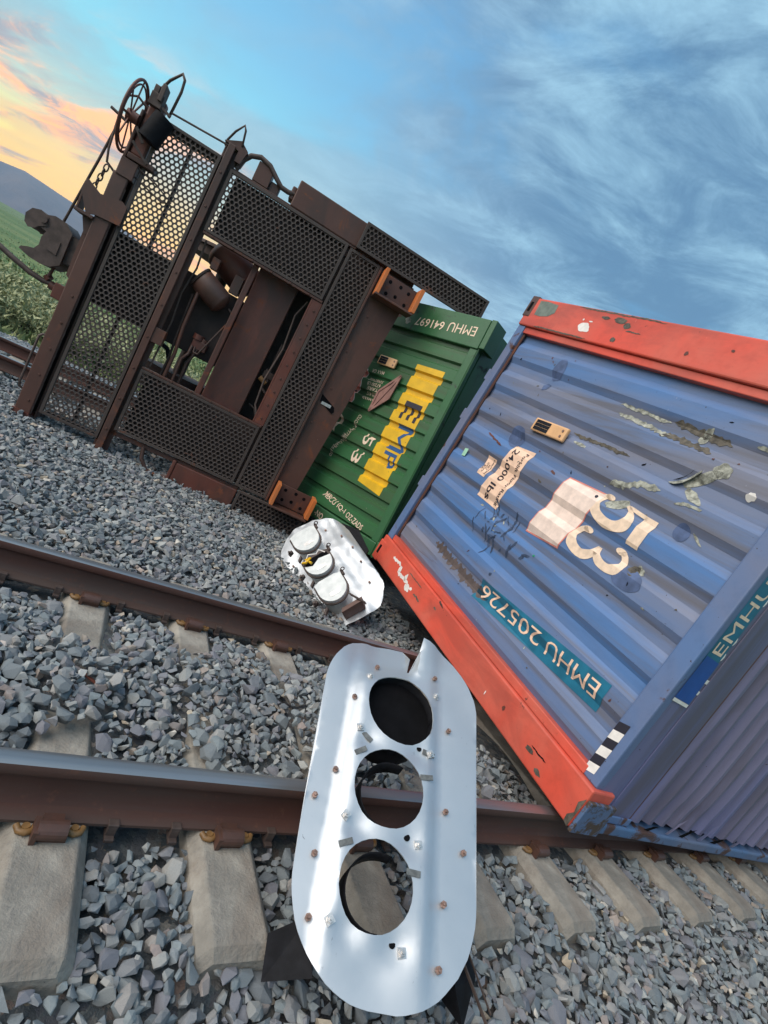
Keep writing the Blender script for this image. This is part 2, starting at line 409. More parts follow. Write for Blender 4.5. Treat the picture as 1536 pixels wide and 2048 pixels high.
def build_bed():
    mb = MB(); xs = np.concatenate([np.arange(-60, -4, 4.0), np.arange(-4, 9, .12), np.arange(9, 62, 3.0)]); ys = np.concatenate([np.arange(-4.0, -1.9, .3), np.arange(-1.9, 5, .08), np.arange(5, 14.2, .3)])
    vs = [(x, y, max(bed_z(x, y)-.034, terrain_z(x, y)-.5)) for x in xs for y in ys]; m = len(ys)
    fs = [(i*m+j, (i+1)*m+j, (i+1)*m+j+1, i*m+j+1) for i in range(len(xs)-1) for j in range(m-1)]
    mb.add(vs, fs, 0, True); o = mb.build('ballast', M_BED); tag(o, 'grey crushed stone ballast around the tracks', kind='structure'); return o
BED = build_bed()

def stone_variants(n, npts, seed):
    r = np.random.default_rng(seed); out = []
    for _ in range(n):
        el = np.array([1.0, r.uniform(.62, .95), r.uniform(.42, .72)])
        p = r.normal(size=(npts, 3)); p /= np.linalg.norm(p, axis=1)[:, None]; p *= el*r.uniform(.84, 1.06, size=(npts, 1))
        if r.random() < .6:           # cleave one face flat
            ax = r.normal(size=3); ax /= np.linalg.norm(ax); d = p@ax; lim = .35*np.max(d); p = np.where((d > lim)[:, None], p-(d-lim)[:, None]*ax, p)
        bm = bmesh.new(); vv = [bm.verts.new(q) for q in p]
        res = bmesh.ops.convex_hull(bm, input=vv)
        bmesh.ops.delete(bm, geom=[v for v in bm.verts if not v.link_faces], context='VERTS')
        bmesh.ops.dissolve_limit(bm, angle_limit=R(9), verts=bm.verts, edges=bm.edges)
        bmesh.ops.triangulate(bm, faces=bm.faces)
        bm.verts.index_update()
        V = np.array([v.co[:] for v in bm.verts]); F = np.array([[v.index for v in f.verts] for f in bm.faces]); bm.free()
        out.append((V, F))
    return out
def rot_mats(r, n, tilt):
    """random spin about z after a random tilt"""
    a = r.uniform(0, 2*math.pi, n); b = r.normal(0, tilt, n); c = r.normal(0, tilt, n)
    ca, sa, cb, sb, cc, sc = np.cos(a), np.sin(a), np.cos(b), np.sin(b), np.cos(c), np.sin(c)
    Z = np.zeros((n, 3, 3)); X = np.zeros((n, 3, 3)); Y = np.zeros((n, 3, 3))
    Z[:, 0, 0] = ca; Z[:, 0, 1] = -sa; Z[:, 1, 0] = sa; Z[:, 1, 1] = ca; Z[:, 2, 2] = 1
    X[:, 0, 0] = 1; X[:, 1, 1] = cb; X[:, 1, 2] = -sb; X[:, 2, 1] = sb; X[:, 2, 2] = cb
    Y[:, 0, 0] = cc; Y[:, 0, 2] = sc; Y[:, 1, 1] = 1; Y[:, 2, 0] = -sc; Y[:, 2, 2] = cc
    return X@Y@Z if False else X@(Y@Z)
def tie_at(x):
    k = round((x-TIE0)/PITCH_T); return abs(x-(TIE0+k*PITCH_T))
def scatter_stones():
    pts = []          # x, y, z, size
    cell = .045; grid = {}
    def ok(x, y, d):
        i, j = int(x/cell//1), int(y/cell//1)
        for a in range(i-2, i+3):
            for b in range(j-2, j+3):
                for (px, py, pd) in grid.get((a, b), ()):
                    if (px-x)**2+(py-y)**2 < (.5*(d+pd))**2*.40: return False
        grid.setdefault((i, j), []).append((x, y, d)); return True
    def region(x0, x1, y0, y1, dens, smin, smax, keep=None):
        n = int((x1-x0)*(y1-y0)*dens)
        X = rng.uniform(x0, x1, n); Y = rng.uniform(y0, y1, n); S = smin+(smax-smin)*rng.beta(1.1, 2.2, n)
        for x, y, s in zip(X, Y, S):
            if keep and not keep(x, y): continue
            # rails
            lift = 0
            if abs(y) < .085+s*.35 or abs(y-G) < .085+s*.35: continue
            t = tie_at(x); inside = t < .115+s*.30
            if -.50-s*.3 < y < G+.50+s*.3 and inside:
                cover = .20 < y < 1.02 and noise.noise(Vector((x*1.7, y*2.0, 5.5))) > -.75+1.6*abs(y-.60)
                if not cover: continue
                lift = .045
            if not ok(x, y, s): continue
            pts.append((x, y, bed_z(x, y)+lift+rng.uniform(-.012, .008), s))
    near = lambda x, y: not (x > 2.75 and y > .25 and not (x < 3.1 and y < .6))
    region(-1.2, 6.2, -1.75, 2.0, 3800, .026, .090, near)
    region(6.2, 11, -1.75, -.1, 1700, .038, .085)
    region(-1.6, 3.3, 2.0, 5.2, 2700, .034, .092)
    region(-3.6, 3.0, 5.2, 12.6, 330, .05, .095, lambda x, y: (x < .8 or y < 6.6) and not (abs(y-T2[0]) < .13 or abs(y-T2[1]) < .13))
    first = len(pts)
    # a thin second layer lying loose on top
    extra = []
    for (x, y, z, s) in pts[:first]:
        if y < 5 and rng.random() < .20:
            extra.append((x+rng.uniform(-.02, .02), y+rng.uniform(-.02, .02), z+s*.40, min(.075, s*rng.uniform(.7, 1.1))))
    extra = [e for e in extra if not (abs(e[1]) < .13 or abs(e[1]-G) < .13) and not (tie_at(e[0]) < .15 and (e[1] < .25 or e[1] > 1.05) and -.56 < e[1] < G+.56)]
    P = np.array(pts+extra)
    # apparent size seen from where the photograph was taken decides which ones are single pieces
    c0 = np.array([0, -1.6, 1.596]); f0 = np.array(fw); r_ = np.array(rt); u_ = np.array(up)
    D = P[:, :3]-c0; w = D@f0; px = 768+1053.8*(D@r_)/w; py = 1024-1053.8*(D@u_)/w
    vis = (w > .2) & (px > 8) & (px < 1528) & (py > 0) & (py < 2040)
    # not under the leaning board nor under the blue container
    blk = ((px > 585) & (px < 965) & (py > 1270) & (py < 2030))
    app = np.where(vis & ~blk, P[:, 3]/w, 0)
    order = np.argsort(-app); big = order[:300]; rest = np.setdiff1d(np.arange(len(P)), big)
    # single stones
    VB = stone_variants(26, 20, 11); meshes = []
    for V, F in VB:
        me = bpy.data.meshes.new('stone'); me.from_pydata((V*.5).tolist(), [], F.tolist()); me.materials.append(M_STONE)
        at = me.attributes.new('tone', 'FLOAT', 'POINT'); at.data.foreach_set('value', [float(rng.beta(1.5, 1.7))]*len(V)); meshes.append(me)
    Rm = rot_mats(rng, len(big), .45)
    for i, k in enumerate(big):
        x, y, z, s = P[k]; o = bpy.data.objects.new('stone', meshes[int(rng.integers(len(meshes)))]); COL.objects.link(o)
        m = Matrix(Rm[i].tolist()).to_4x4(); m = Matrix.Translation((x, y, z)) @ m @ Matrix.Diagonal((s*1.42, s*1.42, s*1.42, 1)); o.parent = BED; o.matrix_world = m
    # the rest, one mesh
    VS = stone_variants(40, 13, 5); vid = rng.integers(len(VS), size=len(rest)); Rm = rot_mats(rng, len(rest), .45)
    AV, AF, AT = [], [], []; off = 0
    tones = rng.beta(1.5, 1.8, len(rest))
    for v in range(len(VS)):
        V, F = VS[v]; ids = np.where(vid == v)[0]
        if not len(ids): continue
        Q = P[rest[ids]]
        W = np.einsum('nij,kj->nki', Rm[ids], V*.5)*(Q[:, 3]*1.42)[:, None, None] + Q[:, None, :3]
        AV.append(W.reshape(-1, 3)); AF.append((F[None]+(np.arange(len(ids))*len(V))[:, None, None]+off).reshape(-1, 3)); AT.append(np.repeat(tones[ids], len(V)))
        off += len(ids)*len(V)
    AV = np.concatenate(AV); AF = np.concatenate(AF); AT = np.concatenate(AT)
    me = bpy.data.meshes.new('loose_stones'); me.vertices.add(len(AV)); me.vertices.foreach_set('co', AV.ravel())
    me.loops.add(AF.size); me.loops.foreach_set('vertex_index', AF.ravel().astype(np.int32))
    me.polygons.add(len(AF)); me.polygons.foreach_set('loop_start', np.arange(0, AF.size, 3, dtype=np.int32)); me.polygons.foreach_set('loop_total', np.full(len(AF), 3, dtype=np.int32))
    me.update(calc_edges=True); me.validate()
    me.materials.append(M_STONE); at = me.attributes.new('tone', 'FLOAT', 'POINT'); at.data.foreach_set('value', AT.astype(np.float32))
    me.polygons.foreach_set('use_smooth', np.zeros(len(me.polygons), dtype=bool))
    o = link('loose_stones', me, BED); tag(o, kind='stuff')
    print('stones', len(P), 'tris', len(AF))
scatter_stones()

# ------------------------------------------------------------------ rails
def rail_profile():
    h = .186
    half = [(.070, 0), (.070, .010), (.022, .026), (.010, .045), (.0085, .09), (.0105, .125), (.034, .142), (.037, .150), (.037, .170), (.033, .181), (.024, .1855), (.010, h+.0007)]
    return half, h
def make_rail(name, y, x0, x1, label, group):
    half, h = rail_profile(); poly = half+[(-a, b) for a, b in half[::-1]]; n = len(poly)
    xs = np.linspace(x0, x1, 60); mb = MB()
    vs = [(x, y+a, b) for x in xs for a, b in poly]; polish = {9, 10, 11, 12, 13}
    for i in range(len(xs)-1):
        for j in range(n):
            k = (j+1) % n
            mb.f.append((i*n+j, i*n+k, (i+1)*n+k, (i+1)*n+j)); mb.m.append(1 if j in polish else 0); mb.s.append(True)
    mb.v = vs; mb.add(vs[:n], [tuple(range(n))]); mb.add(vs[-n:], [tuple(range(n))])
    o = mb.build(name, [M_RAIL, M_POLISH]); 
    em = o.modifiers.new('edges', 'EDGE_SPLIT'); em.split_angle = R(35)
    return tag(o, label, 'rail', group)
near_rail = make_rail('rail', 0, -14, 60, 'rusty rail passing under the holed aluminium board and the blue container', 'rails of the main track')
far_rail = make_rail('rail', G, -14, 60, 'rusty rail with shiny head behind the upright holed board, before the brown wagon', 'rails of the main track')
make_rail('rail', T2[0], -30, 40, 'rail of the second track nearest the underside of the fallen wagon', 'rails of the second track')
make_rail('rail', T2[1], -30, 40, 'rail of the second track beside the grassy verge', 'rails of the second track')
def make_anchor():
    mb = MB(); mb.box(-.016, .016, -.082, -.060, -.022, .016); mb.box(-.016, .016, -.10, .06, -.030, -.016)
    mb.box(-.018, .018, -.082, -.052, .014, .026); return mb.mesh('rail_anchor', M_CAST)
anchor_me = make_anchor()
for k in range(-2, 5):
    for s in (-1, 1):
        o = link('rail_anchor', anchor_me, far_rail, .003); o.location = (TIE0+k*PITCH_T+s*.165, G, .004)
        if k in (0, 1, 2):
            o = link('rail_anchor', anchor_me, near_rail, .003); o.location = (TIE0+k*PITCH_T+s*.19, 0, -.008)

# ------------------------------------------------------------------ concrete ties with their fasteners
def tie_mesh():
    ln0, ln1 = -.475, G+.475; mb = MB(); secs = []
    for y, sx, dz in ((ln0-.03, .92, -.035), (ln0, 1.0, -.006), (ln0+.03, 1.0, 0), (0, 1.0, 0), (.45, .93, -.012), (G/2, .90, -.018), (G-.45, .93, -.012), (G, 1.0, 0), (ln1-.03, 1.0, 0), (ln1, 1.0, -.006), (ln1+.03, .92, -.035)):
        secs.append([(-.15*sx, y, -.21), (-.128*sx, y, -.045+dz), (-.098*sx, y, -.008+dz), (-.09*sx, y, dz), (.09*sx, y, dz), (.098*sx, y, -.008+dz), (.128*sx, y, -.045+dz), (.15*sx, y, -.21)])
    n = 8; vs = [p for s in secs for p in s]
    fs = [(i*n+j, i*n+(j+1) % n, (i+1)*n+(j+1) % n, (i+1)*n+j) for i in range(len(secs)-1) for j in range(n)]
    mb.add(vs, fs); mb.add(secs[0], [tuple(range(n))]); mb.add(secs[-1], [tuple(range(n))[::-1]])
    return mb.mesh('tie_body', M_CONC)
tie_me = tie_mesh()
def clip_mesh():
    """rolled spring clip: a thick C-shaped strip, laid along the rail"""
    mb = MB(); out, inn = [], []
    for i in range(15):
        a = R(62+i*(268/14)); out.append((-.118+.034*math.cos(a), .030+.027*math.sin(a))); inn.append((-.118+.025*math.cos(a), .030+.018*math.sin(a)))
    poly = out+inn[::-1]; n = len(poly)
    mb.prism(poly, lambda u, v, d: (d, u, v), -.042, .045)
    mb.box(-.03, .03, -.112, -.066, .030, .040)
    return mb.mesh('clip', M_STEEL_BROWN)
def shoulder_mesh():
    mb = MB(); mb.box(-.052, -.036, -.150, -.085, -.004, .046); mb.box(-.036, .05, -.138, -.104, -.004, .016)
    return mb.mesh('shoulder', M_STEEL_BROWN)
M_INSUL = plain('yellow_insulator', (.19, .10, .035), .5, 0, .35, 30)
def insul_mesh():
    mb = MB()
    if True:
        c = 0
        mb.tube([(c-.026, -.088, .010), (c-.018, -.108, .010), (c, -.116, .012), (c+.018, -.108, .010), (c+.026, -.088, .010)], .0105, 8)
        mb.cyl((c, -.096, .0), (c, -.096, .020), .015, .012, 10)
    return mb.mesh('insulator', M_INSUL)
clip_me, shoulder_me, insul_me = clip_mesh(), shoulder_mesh(), insul_mesh()
def make_tie(x, label, group, y0=0.0, z0=0.0, hw=True, rz=0.0):
    t = empty('concrete_tie', Matrix.Translation((x, y0, z0)) @ Matrix.Rotation(rz, 4, 'Z')); tag(t, label, 'railway tie', group)
    link('tie_body', tie_me, t, .006)
    if hw:
        for yy, s in ((0, 1), (0, -1), (G, 1), (G, -1)):
            for dx in (-.07, .07):
                o = link('insulator', insul_me, t); o.location = (dx, yy, 0); o.rotation_euler = (0, 0, 0 if s == 1 else math.pi)
            for me in (clip_me, shoulder_me):
                o = link(me.name.split('.')[0], me, t); o.location = (0, yy, .0); o.rotation_euler = (0, 0, 0 if s == 1 else math.pi)
    return t
tie_lab = {0: 'pale concrete tie next but one to the foot of the leaning holed board',
           1: 'pale concrete tie whose end lies beside the foot of the leaning holed board',
           2: 'concrete tie seen through the lowest hole of the leaning board'}
for k in range(-3, 26):
    lab = tie_lab.get(k)
    if 2 < k < 9: lab = ('first', 'second', 'third', 'fourth', 'fifth', 'sixth')[k-3]+' concrete tie beyond the holed board towards the blue container roof'
    if lab is None: lab = 'far concrete tie in the row leading away beneath the blue container' if k > 2 else 'concrete tie of the main track on the open side of the holed board'
    make_tie(TIE0+k*PITCH_T, lab, 'concrete ties of the main track')
for k in range(-9, 6):
    make_tie(-1.2+k*PITCH_T, 'concrete tie of the second track behind the fallen wagon', 'concrete ties of the second track', T2[0], -.01, False)

# ------------------------------------------------------------------ fallen well wagon (lying on its side, deck facing the track)
CA = R(-13.5)
car = empty('well_wagon', Matrix.Translation((-.58, 4.95, 0)) @ Matrix.Rotation(CA, 4, 'Z'))
tag(car, 'overturned brown well wagon end with perforated walkways and brake wheel', 'railway wagon')
# local axes: x along the wagon, y away from the camera side of the deck, z up
def grating(name, x0, x1, z0, z1, y=0.0, pitch=.0505, hole=.0190, bar=.020, parent=None, tilt=None, bars=True):
    g = empty(name); g.parent = parent or car
    if tilt: g.rotation_euler = tilt
    mb = MB(); n = 12; dx, dz = pitch, pitch*.866; th = .007
    hexr = pitch/math.sqrt(3)
    hx = []
    for k in range(6):
        a0 = R(30+60*k); a1 = R(30+60*(k+1)); p0 = (hexr*math.cos(a0), hexr*math.sin(a0)); p1 = (hexr*math.cos(a1), hexr*math.sin(a1))
        hx += [p0, ((p0[0]+p1[0])/2, (p0[1]+p1[1])/2)]
    ci = [(hole*math.cos(R(30+30*k)), hole*math.sin(R(30+30*k))) for k in range(n)]
    cz = z0+bar*.5+dz*.5; row = 0
    while cz < z1-bar*.5-dz*.3:
        cx = x0+bar*.5+dx*.5+(dx/2 if row % 2 else 0)
        while cx < x1-bar*.5-dx*.3:
            j = Vector((cx*1.0, cz*1.0, 0)); sag = .004*noise.noise(j*1.3)
            vs = [(cx+a, y+sag, cz+b) for a, b in hx]+[(cx+a, y-.003+sag, cz+b) for a, b in ci]+[(cx+a*.96, y+th+sag, cz+b*.96) for a, b in ci]
            fs = []
            for k in range(n):
                q = (k+1) % n; fs.append((k, q, n+q, n+k)); fs.append((n+k, n+q, 2*n+q, 2*n+k))
            mb.add(vs, fs); cx += dx
        cz += dz; row += 1
    link('perforated_sheet', mb.mesh('perforated_sheet', M_GRATE), g)
    if bars:
        for nm, b in (('edge_bar', (x0, x0+bar+.012, z0, z1)), ('edge_bar', (x1-bar-.012, x1, z0, z1)), ('edge_bar', (x0+bar+.012, x1-bar-.012, z0, z0+bar+.010)), ('edge_bar', (x0+bar+.012, x1-bar-.012, z1-bar-.010, z1))):
            MB().box(b[0], b[1], y-.008, y+.028, b[2], b[3]).build(nm, M_GRATE, g, .003)
    return g
grating('end_walkway', .125, .725, .10, 3.28)
grating('upper_walkway', .845, 2.205, 2.565, 3.22, -.01)
grating('lower_walkway', .845, 2.205, .27, .995, -.01)
grating('cross_walkway', 2.235, 2.61, .27, 3.20, -.02)
grating('lower_side_step', 2.30, 3.12, -.09, .245, -.06)
grating('upper_side_step', 2.28, 3.90, 3.225, 3.515, -.06)
P = lambda nm, mb, mat=None, bev=.004, par=None: mb.build(nm, mat or M_STEEL_BROWN, par or car, bev)
# end sill: a channel standing up the left end
mb = MB().box(-.085, .065, -.035, .0, -.02, 2.62).box(-.075, -.045, .0, .34, -.02, 3.25).box(.085, .105, .03, .16, -.02, 3.25)
P('end_sill', mb, M_STEEL_BROWN, .012)
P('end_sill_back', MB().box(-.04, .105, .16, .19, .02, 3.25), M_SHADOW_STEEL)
P('end_sill_foot', MB().prism([(-.10, -.10), (.10, -.02), (.06, .05), (-.10, .06)], lambda u, v, d: (u, d, v), -.05, .28), M_STEEL_RED)
P('cross_beam', MB().box(.745, .815, -.045, -.022, -.10, 3.42).box(.745, .765, -.022, .16, -.10, 3.42).box(.705, .86, .03, .05, .0, 3.40), M_STEEL_BROWN, .006)
P('cross_beam_bracket', MB().box(.77, .93, -.03, .06, 1.30, 1.46), M_STEEL_BROWN)
P('beam_top_cap', MB().prism([(.69, 3.42), (.84, 3.50), (.93, 3.44), (.90, 3.30), (.845, 3.30), (.845, 3.40)], lambda u, v, d: (u, d, v), -.02, .14), M_STEEL_BROWN)
# stiffeners behind the end walkway
for x in (.44,): P('stiffener', MB().box(x-.012, x+.012, .035, .10, .10, 3.26), M_SHADOW_STEEL)
for z in (.12, 3.24): P('walkway_support', MB().box(.165, .72, .04, .12, z-.03, z+.03), M_SHADOW_STEEL)
# underframe
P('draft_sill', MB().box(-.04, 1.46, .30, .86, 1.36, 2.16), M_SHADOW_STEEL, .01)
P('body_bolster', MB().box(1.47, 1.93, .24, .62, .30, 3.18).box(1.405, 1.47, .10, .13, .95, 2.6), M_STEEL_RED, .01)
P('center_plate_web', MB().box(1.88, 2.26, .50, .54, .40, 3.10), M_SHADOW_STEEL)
P('cross_walkway_dark_sheet', MB().box(2.262, 2.608, .07, .10, .28, 3.19), M_SHADOW_STEEL)  # dark sheet added behind the cross walkway to make its holes dark
P('upper_side_plate', MB().box(.895, 2.25, .13, .16, 2.58, 3.215), M_SHADOW_STEEL)  # side structure, placed and darkened so the upper walkway holes look shaded
P('upper_step_dark_sheet', MB().box(2.31, 3.88, -.02, .0, 3.235, 3.50), M_SHADOW_STEEL)  # dark sheet added so the upper step holes show no light
P('lower_step_dark_sheet', MB().box(2.33, 3.10, -.02, .0, -.08, .235), M_SHADOW_STEEL)  # same added dark sheet, shading the holes of the lower step
P('lower_side_plate', MB().box(.88, 2.25, .20, .23, .25, .99), M_SHADOW_STEEL)  # side structure, also the painted dark behind the lower walkway holes
P('opening_angle', MB().box(.845, 2.22, -.012, .06, 2.535, 2.562), M_STEEL_BROWN)
P('opening_angle', MB().box(.845, 2.22, -.012, .06, .998, 1.022), M_STEEL_BROWN)
P('opening_flange', MB().box(2.12, 2.232, .0, .018, 1.023, 2.534).box(2.10, 2.119, .0, .14, 1.023, 2.534), M_STEEL_RED)
P('bulkhead_plate', MB().prism([(2.615, .26), (2.89, .26), (2.97, 1.6), (3.06, 3.2), (2.615, 3.2)], lambda u, v, d: (u, d, v), .02, .045), M_STEEL_BROWN, .004)
P('deck_gap_plate', MB().box(2.20, 3.05, .105, .125, 3.12, 3.34), M_STEEL_BROWN)
P('bulkhead_rib', MB().box(2.614, 2.640, -.035, .02, .26, 3.2), M_STEEL_BROWN)
sl = P('bulkhead_slot', MB().prism([(2.67, 1.67), (2.86, 1.59), (2.88, 1.54), (2.86, 1.51), (2.68, 1.585)], lambda u, v, d: (u, d, v), .012, .0195), M_BLACK_AND_SHADE, 0)
P('slot_latch', MB().box(2.70, 2.82, .004, .0115, 1.56, 1.595), M_ZINC, .002, sl)
P('upper_side_sill', MB().box(1.49, 2.30, .02, .26, 3.24, 3.52).box(1.44, 1.49, .06, .20, 3.30, 3.44), M_STEEL_BROWN, .012)
P('lower_side_sill', MB().box(1.56, 2.29, .0, .26, -.06, .22).box(1.52, 1.56, -.01, .27, -.07, .24), M_STEEL_RED, .012)
P('well_top_sill', MB().box(2.31, 3.9, .03, .22, 3.30, 3.48), M_STEEL_BROWN, .01)
P('deck_edge_strip', MB().box(.74, 2.29, .03, .07, .20, .25), M_STEEL_BROWN)
P('deck_edge_strip', MB().box(.84, 2.29, .03, .07, 3.22, 3.25), M_STEEL_BROWN)
P('box_bracket', MB().box(1.05, 1.22, .05, .20, 3.26, 3.46).box(1.225, 1.33, .08, .18, 3.25, 3.36), M_STEEL_BROWN, .006)
rv_me = MB().cyl((0, 0, 0), (0, -.008, 0), .013, .010, 10).mesh('rivet', M_STEEL_BROWN)
for k in range(9):
    for (x, y, z) in ((2.176, -.001, 1.10+.165*k), (.78, -.046, .25+.36*k), (.01, -.036, .18+.29*k)):
        if y == -.036 and (z > 2.1 or 1.4 < z < 2.1): continue
        o = link('rivet', rv_me, car); o.location = (x, y, z)
for k in range(6):
    for z in (2.548, 1.010):
        o = link('rivet', rv_me, car); o.location = (.95+.22*k, -.013, z)
for k in range(7):
    o = link('rivet', rv_me, car); o.location = (2.70+.03*(k % 2), .019, .42+.45*k)
P('sill_weld', MB().tube([(.068, -.018, .05+.06*k) for k in range(42)], [.006+.003*(k % 2) for k in range(42)], 6), M_CAST, 0)
pipe_ = lambda pts, r, nm: MB().tube(pts, r, 8).build(nm, M_CAST, car)
pipe_([(2.14, .06, 1.06), (2.05, .10, 1.2), (2.02, .16, 1.5), (2.06, .18, 1.9), (2.02, .2, 2.3), (2.08, .2, 2.5)], .012, 'cable')
pipe_([(.90, .05, 2.50), (.92, .08, 2.2), (.88, .09, 1.9), (.91, .08, 1.6), (.90, .06, 1.05)], .010, 'cable')
# container guides, orange inside
def guide(name, z0, z1):
    g = empty(name); g.parent = car
    MB().box(2.66, 2.70, -.24, .0, z0, z1).build('guide_plate', M_ORANGE, g, .004)
    MB().box(3.10, 3.145, -.24, .0, z0+.01, z1).build('guide_plate', M_ORANGE, g, .004)
    MB().box(2.701, 3.099, -.05, -.03, z0+.01, z1-.01).build('guide_back', M_STEEL_BROWN, g, .004)
    MB().box(2.66, 3.13, -.25, .0, z0-.022, z0-.001).build('guide_shelf', M_STEEL_BROWN, g, .004)
    for i, (x, z) in enumerate(((2.78, .75), (2.90, .35), (3.02, .72), (2.79, .28), (3.03, .25), (2.91, .78))): MB().cyl((x, -.0505, z0+(z1-z0)*z), (x, -.053, z0+(z1-z0)*z), .020, None, 12).build('guide_hole', M_BLACK_AND_SHADE, g)
guide('container_guide', 2.90, 3.18); guide('container_guide', .28, .54)
# air brake equipment in the opening
def capsule(nm, a, b, r, mat, par=car):
    a, b = Vector(a), Vector(b); t = (b-a).normalized(); h = r*.45
    pts = [a-t*h, a-t*h*.75, a-t*h*.3, a, b, b+t*h*.3, b+t*h*.75, b+t*h]; rr = [.02, r*.62, r*.92, r, r, r*.92, r*.62, .02]
    return MB().tube(pts, rr, 20).build(nm, mat, par)
capsule('air_reservoir', (1.00, .16, 2.13), (1.26, .16, 2.02), .135, M_STEEL_BROWN)
P('reservoir_band', MB().cyl((.965, .16, 2.145), (.985, .16, 2.136), .142, None, 20), M_SHADOW_STEEL, 0)
capsule('brake_cylinder', (1.02, .42, 2.52), (1.42, .42, 2.36), .19, M_STEEL_RED)
P('cylinder_bracket', MB().box(1.28, 1.38, .16, .24, 2.16, 2.36), M_STEEL_BROWN)
P('cylinder_bracket', MB().box(1.02, 1.10, .10, .22, 2.28, 2.40), M_STEEL_BROWN)
P('brake_valve', MB().box(1.16, 1.32, .18, .30, 1.44, 1.54).cyl((1.20, .22, 1.54), (1.20, .22, 1.60), .06).cyl((1.27, .22, 1.54), (1.27, .22, 1.58), .04), M_STEEL_RED, .006)
def pipe(pts, r=.016, mat=None, nm='brake_pipe'): return MB().tube(pts, r, 8).build(nm, mat or M_SHADOW_STEEL, car)
pipe([(1.36, .16, 2.0), (1.42, .14, 1.96), (1.43, .13, 1.90), (1.30, .13, 1.50), (1.27, .13, 1.40), (1.22, .14, 1.40), (1.21, .16, 1.46)], .011, M_STEEL_BROWN)
pipe([(1.18, .16, 1.46), (1.18, .14, 1.36), (1.14, .13, 1.28), (1.15, .13, .95)], .017, M_STEEL_BROWN)
pipe([(1.24, .20, 1.46), (1.23, .18, 1.38), (1.20, .18, 1.26), (1.21, .18, .92)], .017, M_STEEL_BROWN)
pipe([(1.02, .12, 2.0), (1.03, .10, 1.6), (1.06, .10, 1.3), (1.06, .10, .9)], .020, M_STEEL_BROWN)
pipe([(.98, .14, 1.95), (1.0, .14, 1.5), (1.02, .14, 1.2), (1.01, .14, .9)], .014)
pipe([(.88, .2, 1.32), (.96, .2, 1.30), (1.03, .2, 1.18), (1.05, .2, .98)], .026, M_BLACK, 'air_hose')
pipe([(2.0, .30, 1.62), (2.06, .26, 1.50), (2.03, .24, 1.40), (2.10, .22, 1.36)], .018)
pipe([(1.98, .34, 1.16), (2.06, .30, 1.14), (2.12, .28, 1.04)], .012)
P('brake_lever', MB().box(1.98, 2.10, .24, .27, 1.52, 1.60).box(2.02, 2.12, .30, .33, 1.90, 1.915).box(2.02, 2.05, .28, .31, 1.6, 1.95), M_SHADOW_STEEL)
P('yellow_plug', MB().cyl((1.96, .22, 1.50), (2.05, .22, 1.46), .03, .024, 12), M_INSUL, 0)
# hose over the top edge
MB().tube([(.88, .05, 3.26), (.90, .05, 3.36), (.96, .05, 3.45), (1.05, .05, 3.49), (1.16, .05, 3.47), (1.26, .05, 3.40), (1.34, .05, 3.35), (1.42, .06, 3.35), (1.48, .08, 3.37)], .026, 10).build('air_hose', M_CAST, car)
# bent rod and conduit by the lower edge
MB().tube([(.79, -.03, -.05), (.80, -.05, -.16), (.77, -.06, -.21), (.73, -.06, -.21), (.71, -.06, -.16)], .012, 8).build('step_rod', M_STEEL_RED, car)
MB().tube([(1.18, .02, .22), (1.21, .0, .10), (1.30, .0, .0), (1.42, .02, -.02), (1.53, .03, .02)], .022, 8).build('conduit', M_STEEL_BROWN, car)
# grab irons
def grab(pts, r=.014): return MB().tube(pts, r, 8).build('grab_iron', M_CAST, car)
grab([(-.02, .05, 3.40), (.0, .03, 3.50), (.06, -.02, 3.60), (.15, -.06, 3.70), (.185, -.06, 3.66), (.19, -.04, 3.56), (.17, .0, 3.42), (.15, .04, 3.32)])
grab([(.70, .06, 3.40), (.71, .0, 3.44), (.76, -.06, 3.53), (.82, -.08, 3.62), (.845, -.08, 3.58), (.86, -.02, 3.46), (.85, .05, 3.42)], .011)
grab([(-.06, .04, .86), (-.11, .0, .86), (-.135, .0, .83), (-.14, .0, .32), (-.125, .0, .27), (-.06, .04, .24)], .013)
grab([(-.06, .10, 3.30), (-.16, .06, 3.34), (-.23, .05, 3.30), (-.25, .05, 3.18), (-.22, .05, 2.78), (-.19, .05, 2.66), (-.08, .08, 2.60)], .012)
MB().tube([(.17, .0, 3.36), (.75, .0, 3.40)], .010, 8).build('hand_rail', M_CAST, car)
# hand brake: wheel on a gear case with its chain
hb = empty('hand_brake'); hb.parent = car
hw_c = Vector((-.11, -.02, 3.13))
mb = MB()
for rr, tr in ((.325, .014), (.285, .009)):
    mb.tube([hw_c+Vector((0, rr*math.cos(a)*.95, rr*math.sin(a))) for a in np.linspace(0, 2*math.pi, 40, endpoint=False)], tr, 8, closed=True)
for k in range(8):
    a = R(45*k+10); e = Vector((0, math.cos(a)*.95, math.sin(a))); mb.quadbox(hw_c+e*.05+Vector((-.02, 0, 0)), hw_c+e*.315, .022, .008, 0, (1, 0, 0))
mb.cyl(hw_c+Vector((-.05, 0, 0)), hw_c+Vector((.06, 0, 0)), .055, .05, 16)
mb.build('brake_wheel', M_STEEL_RED, hb)
MB().box(-.04, .10, .02, .12, 2.84, 3.42).build('gear_case', M_STEEL_RED, hb, .02)
MB().cyl((.10, -.07, 3.00), (.16, -.07, 3.26), .105, .10, 20).build('gear_drum', M_BLACK, hb, .01)
MB().box(-.02, .24, -.06, .08, 2.78, 2.83).box(-.06, .10, -.05, .14, 2.60, 2.77).build('brake_platform', M_STEEL_BROWN, hb, .006)
MB().box(-.02, .10, -.10, -.02, 3.30, 3.42).box(.05, .09, -.12, .02, 3.36, 3.52).box(-.03, .02, -.05, .03, 3.42, 3.50).build('ratchet_bracket', M_CAST, hb, .006)
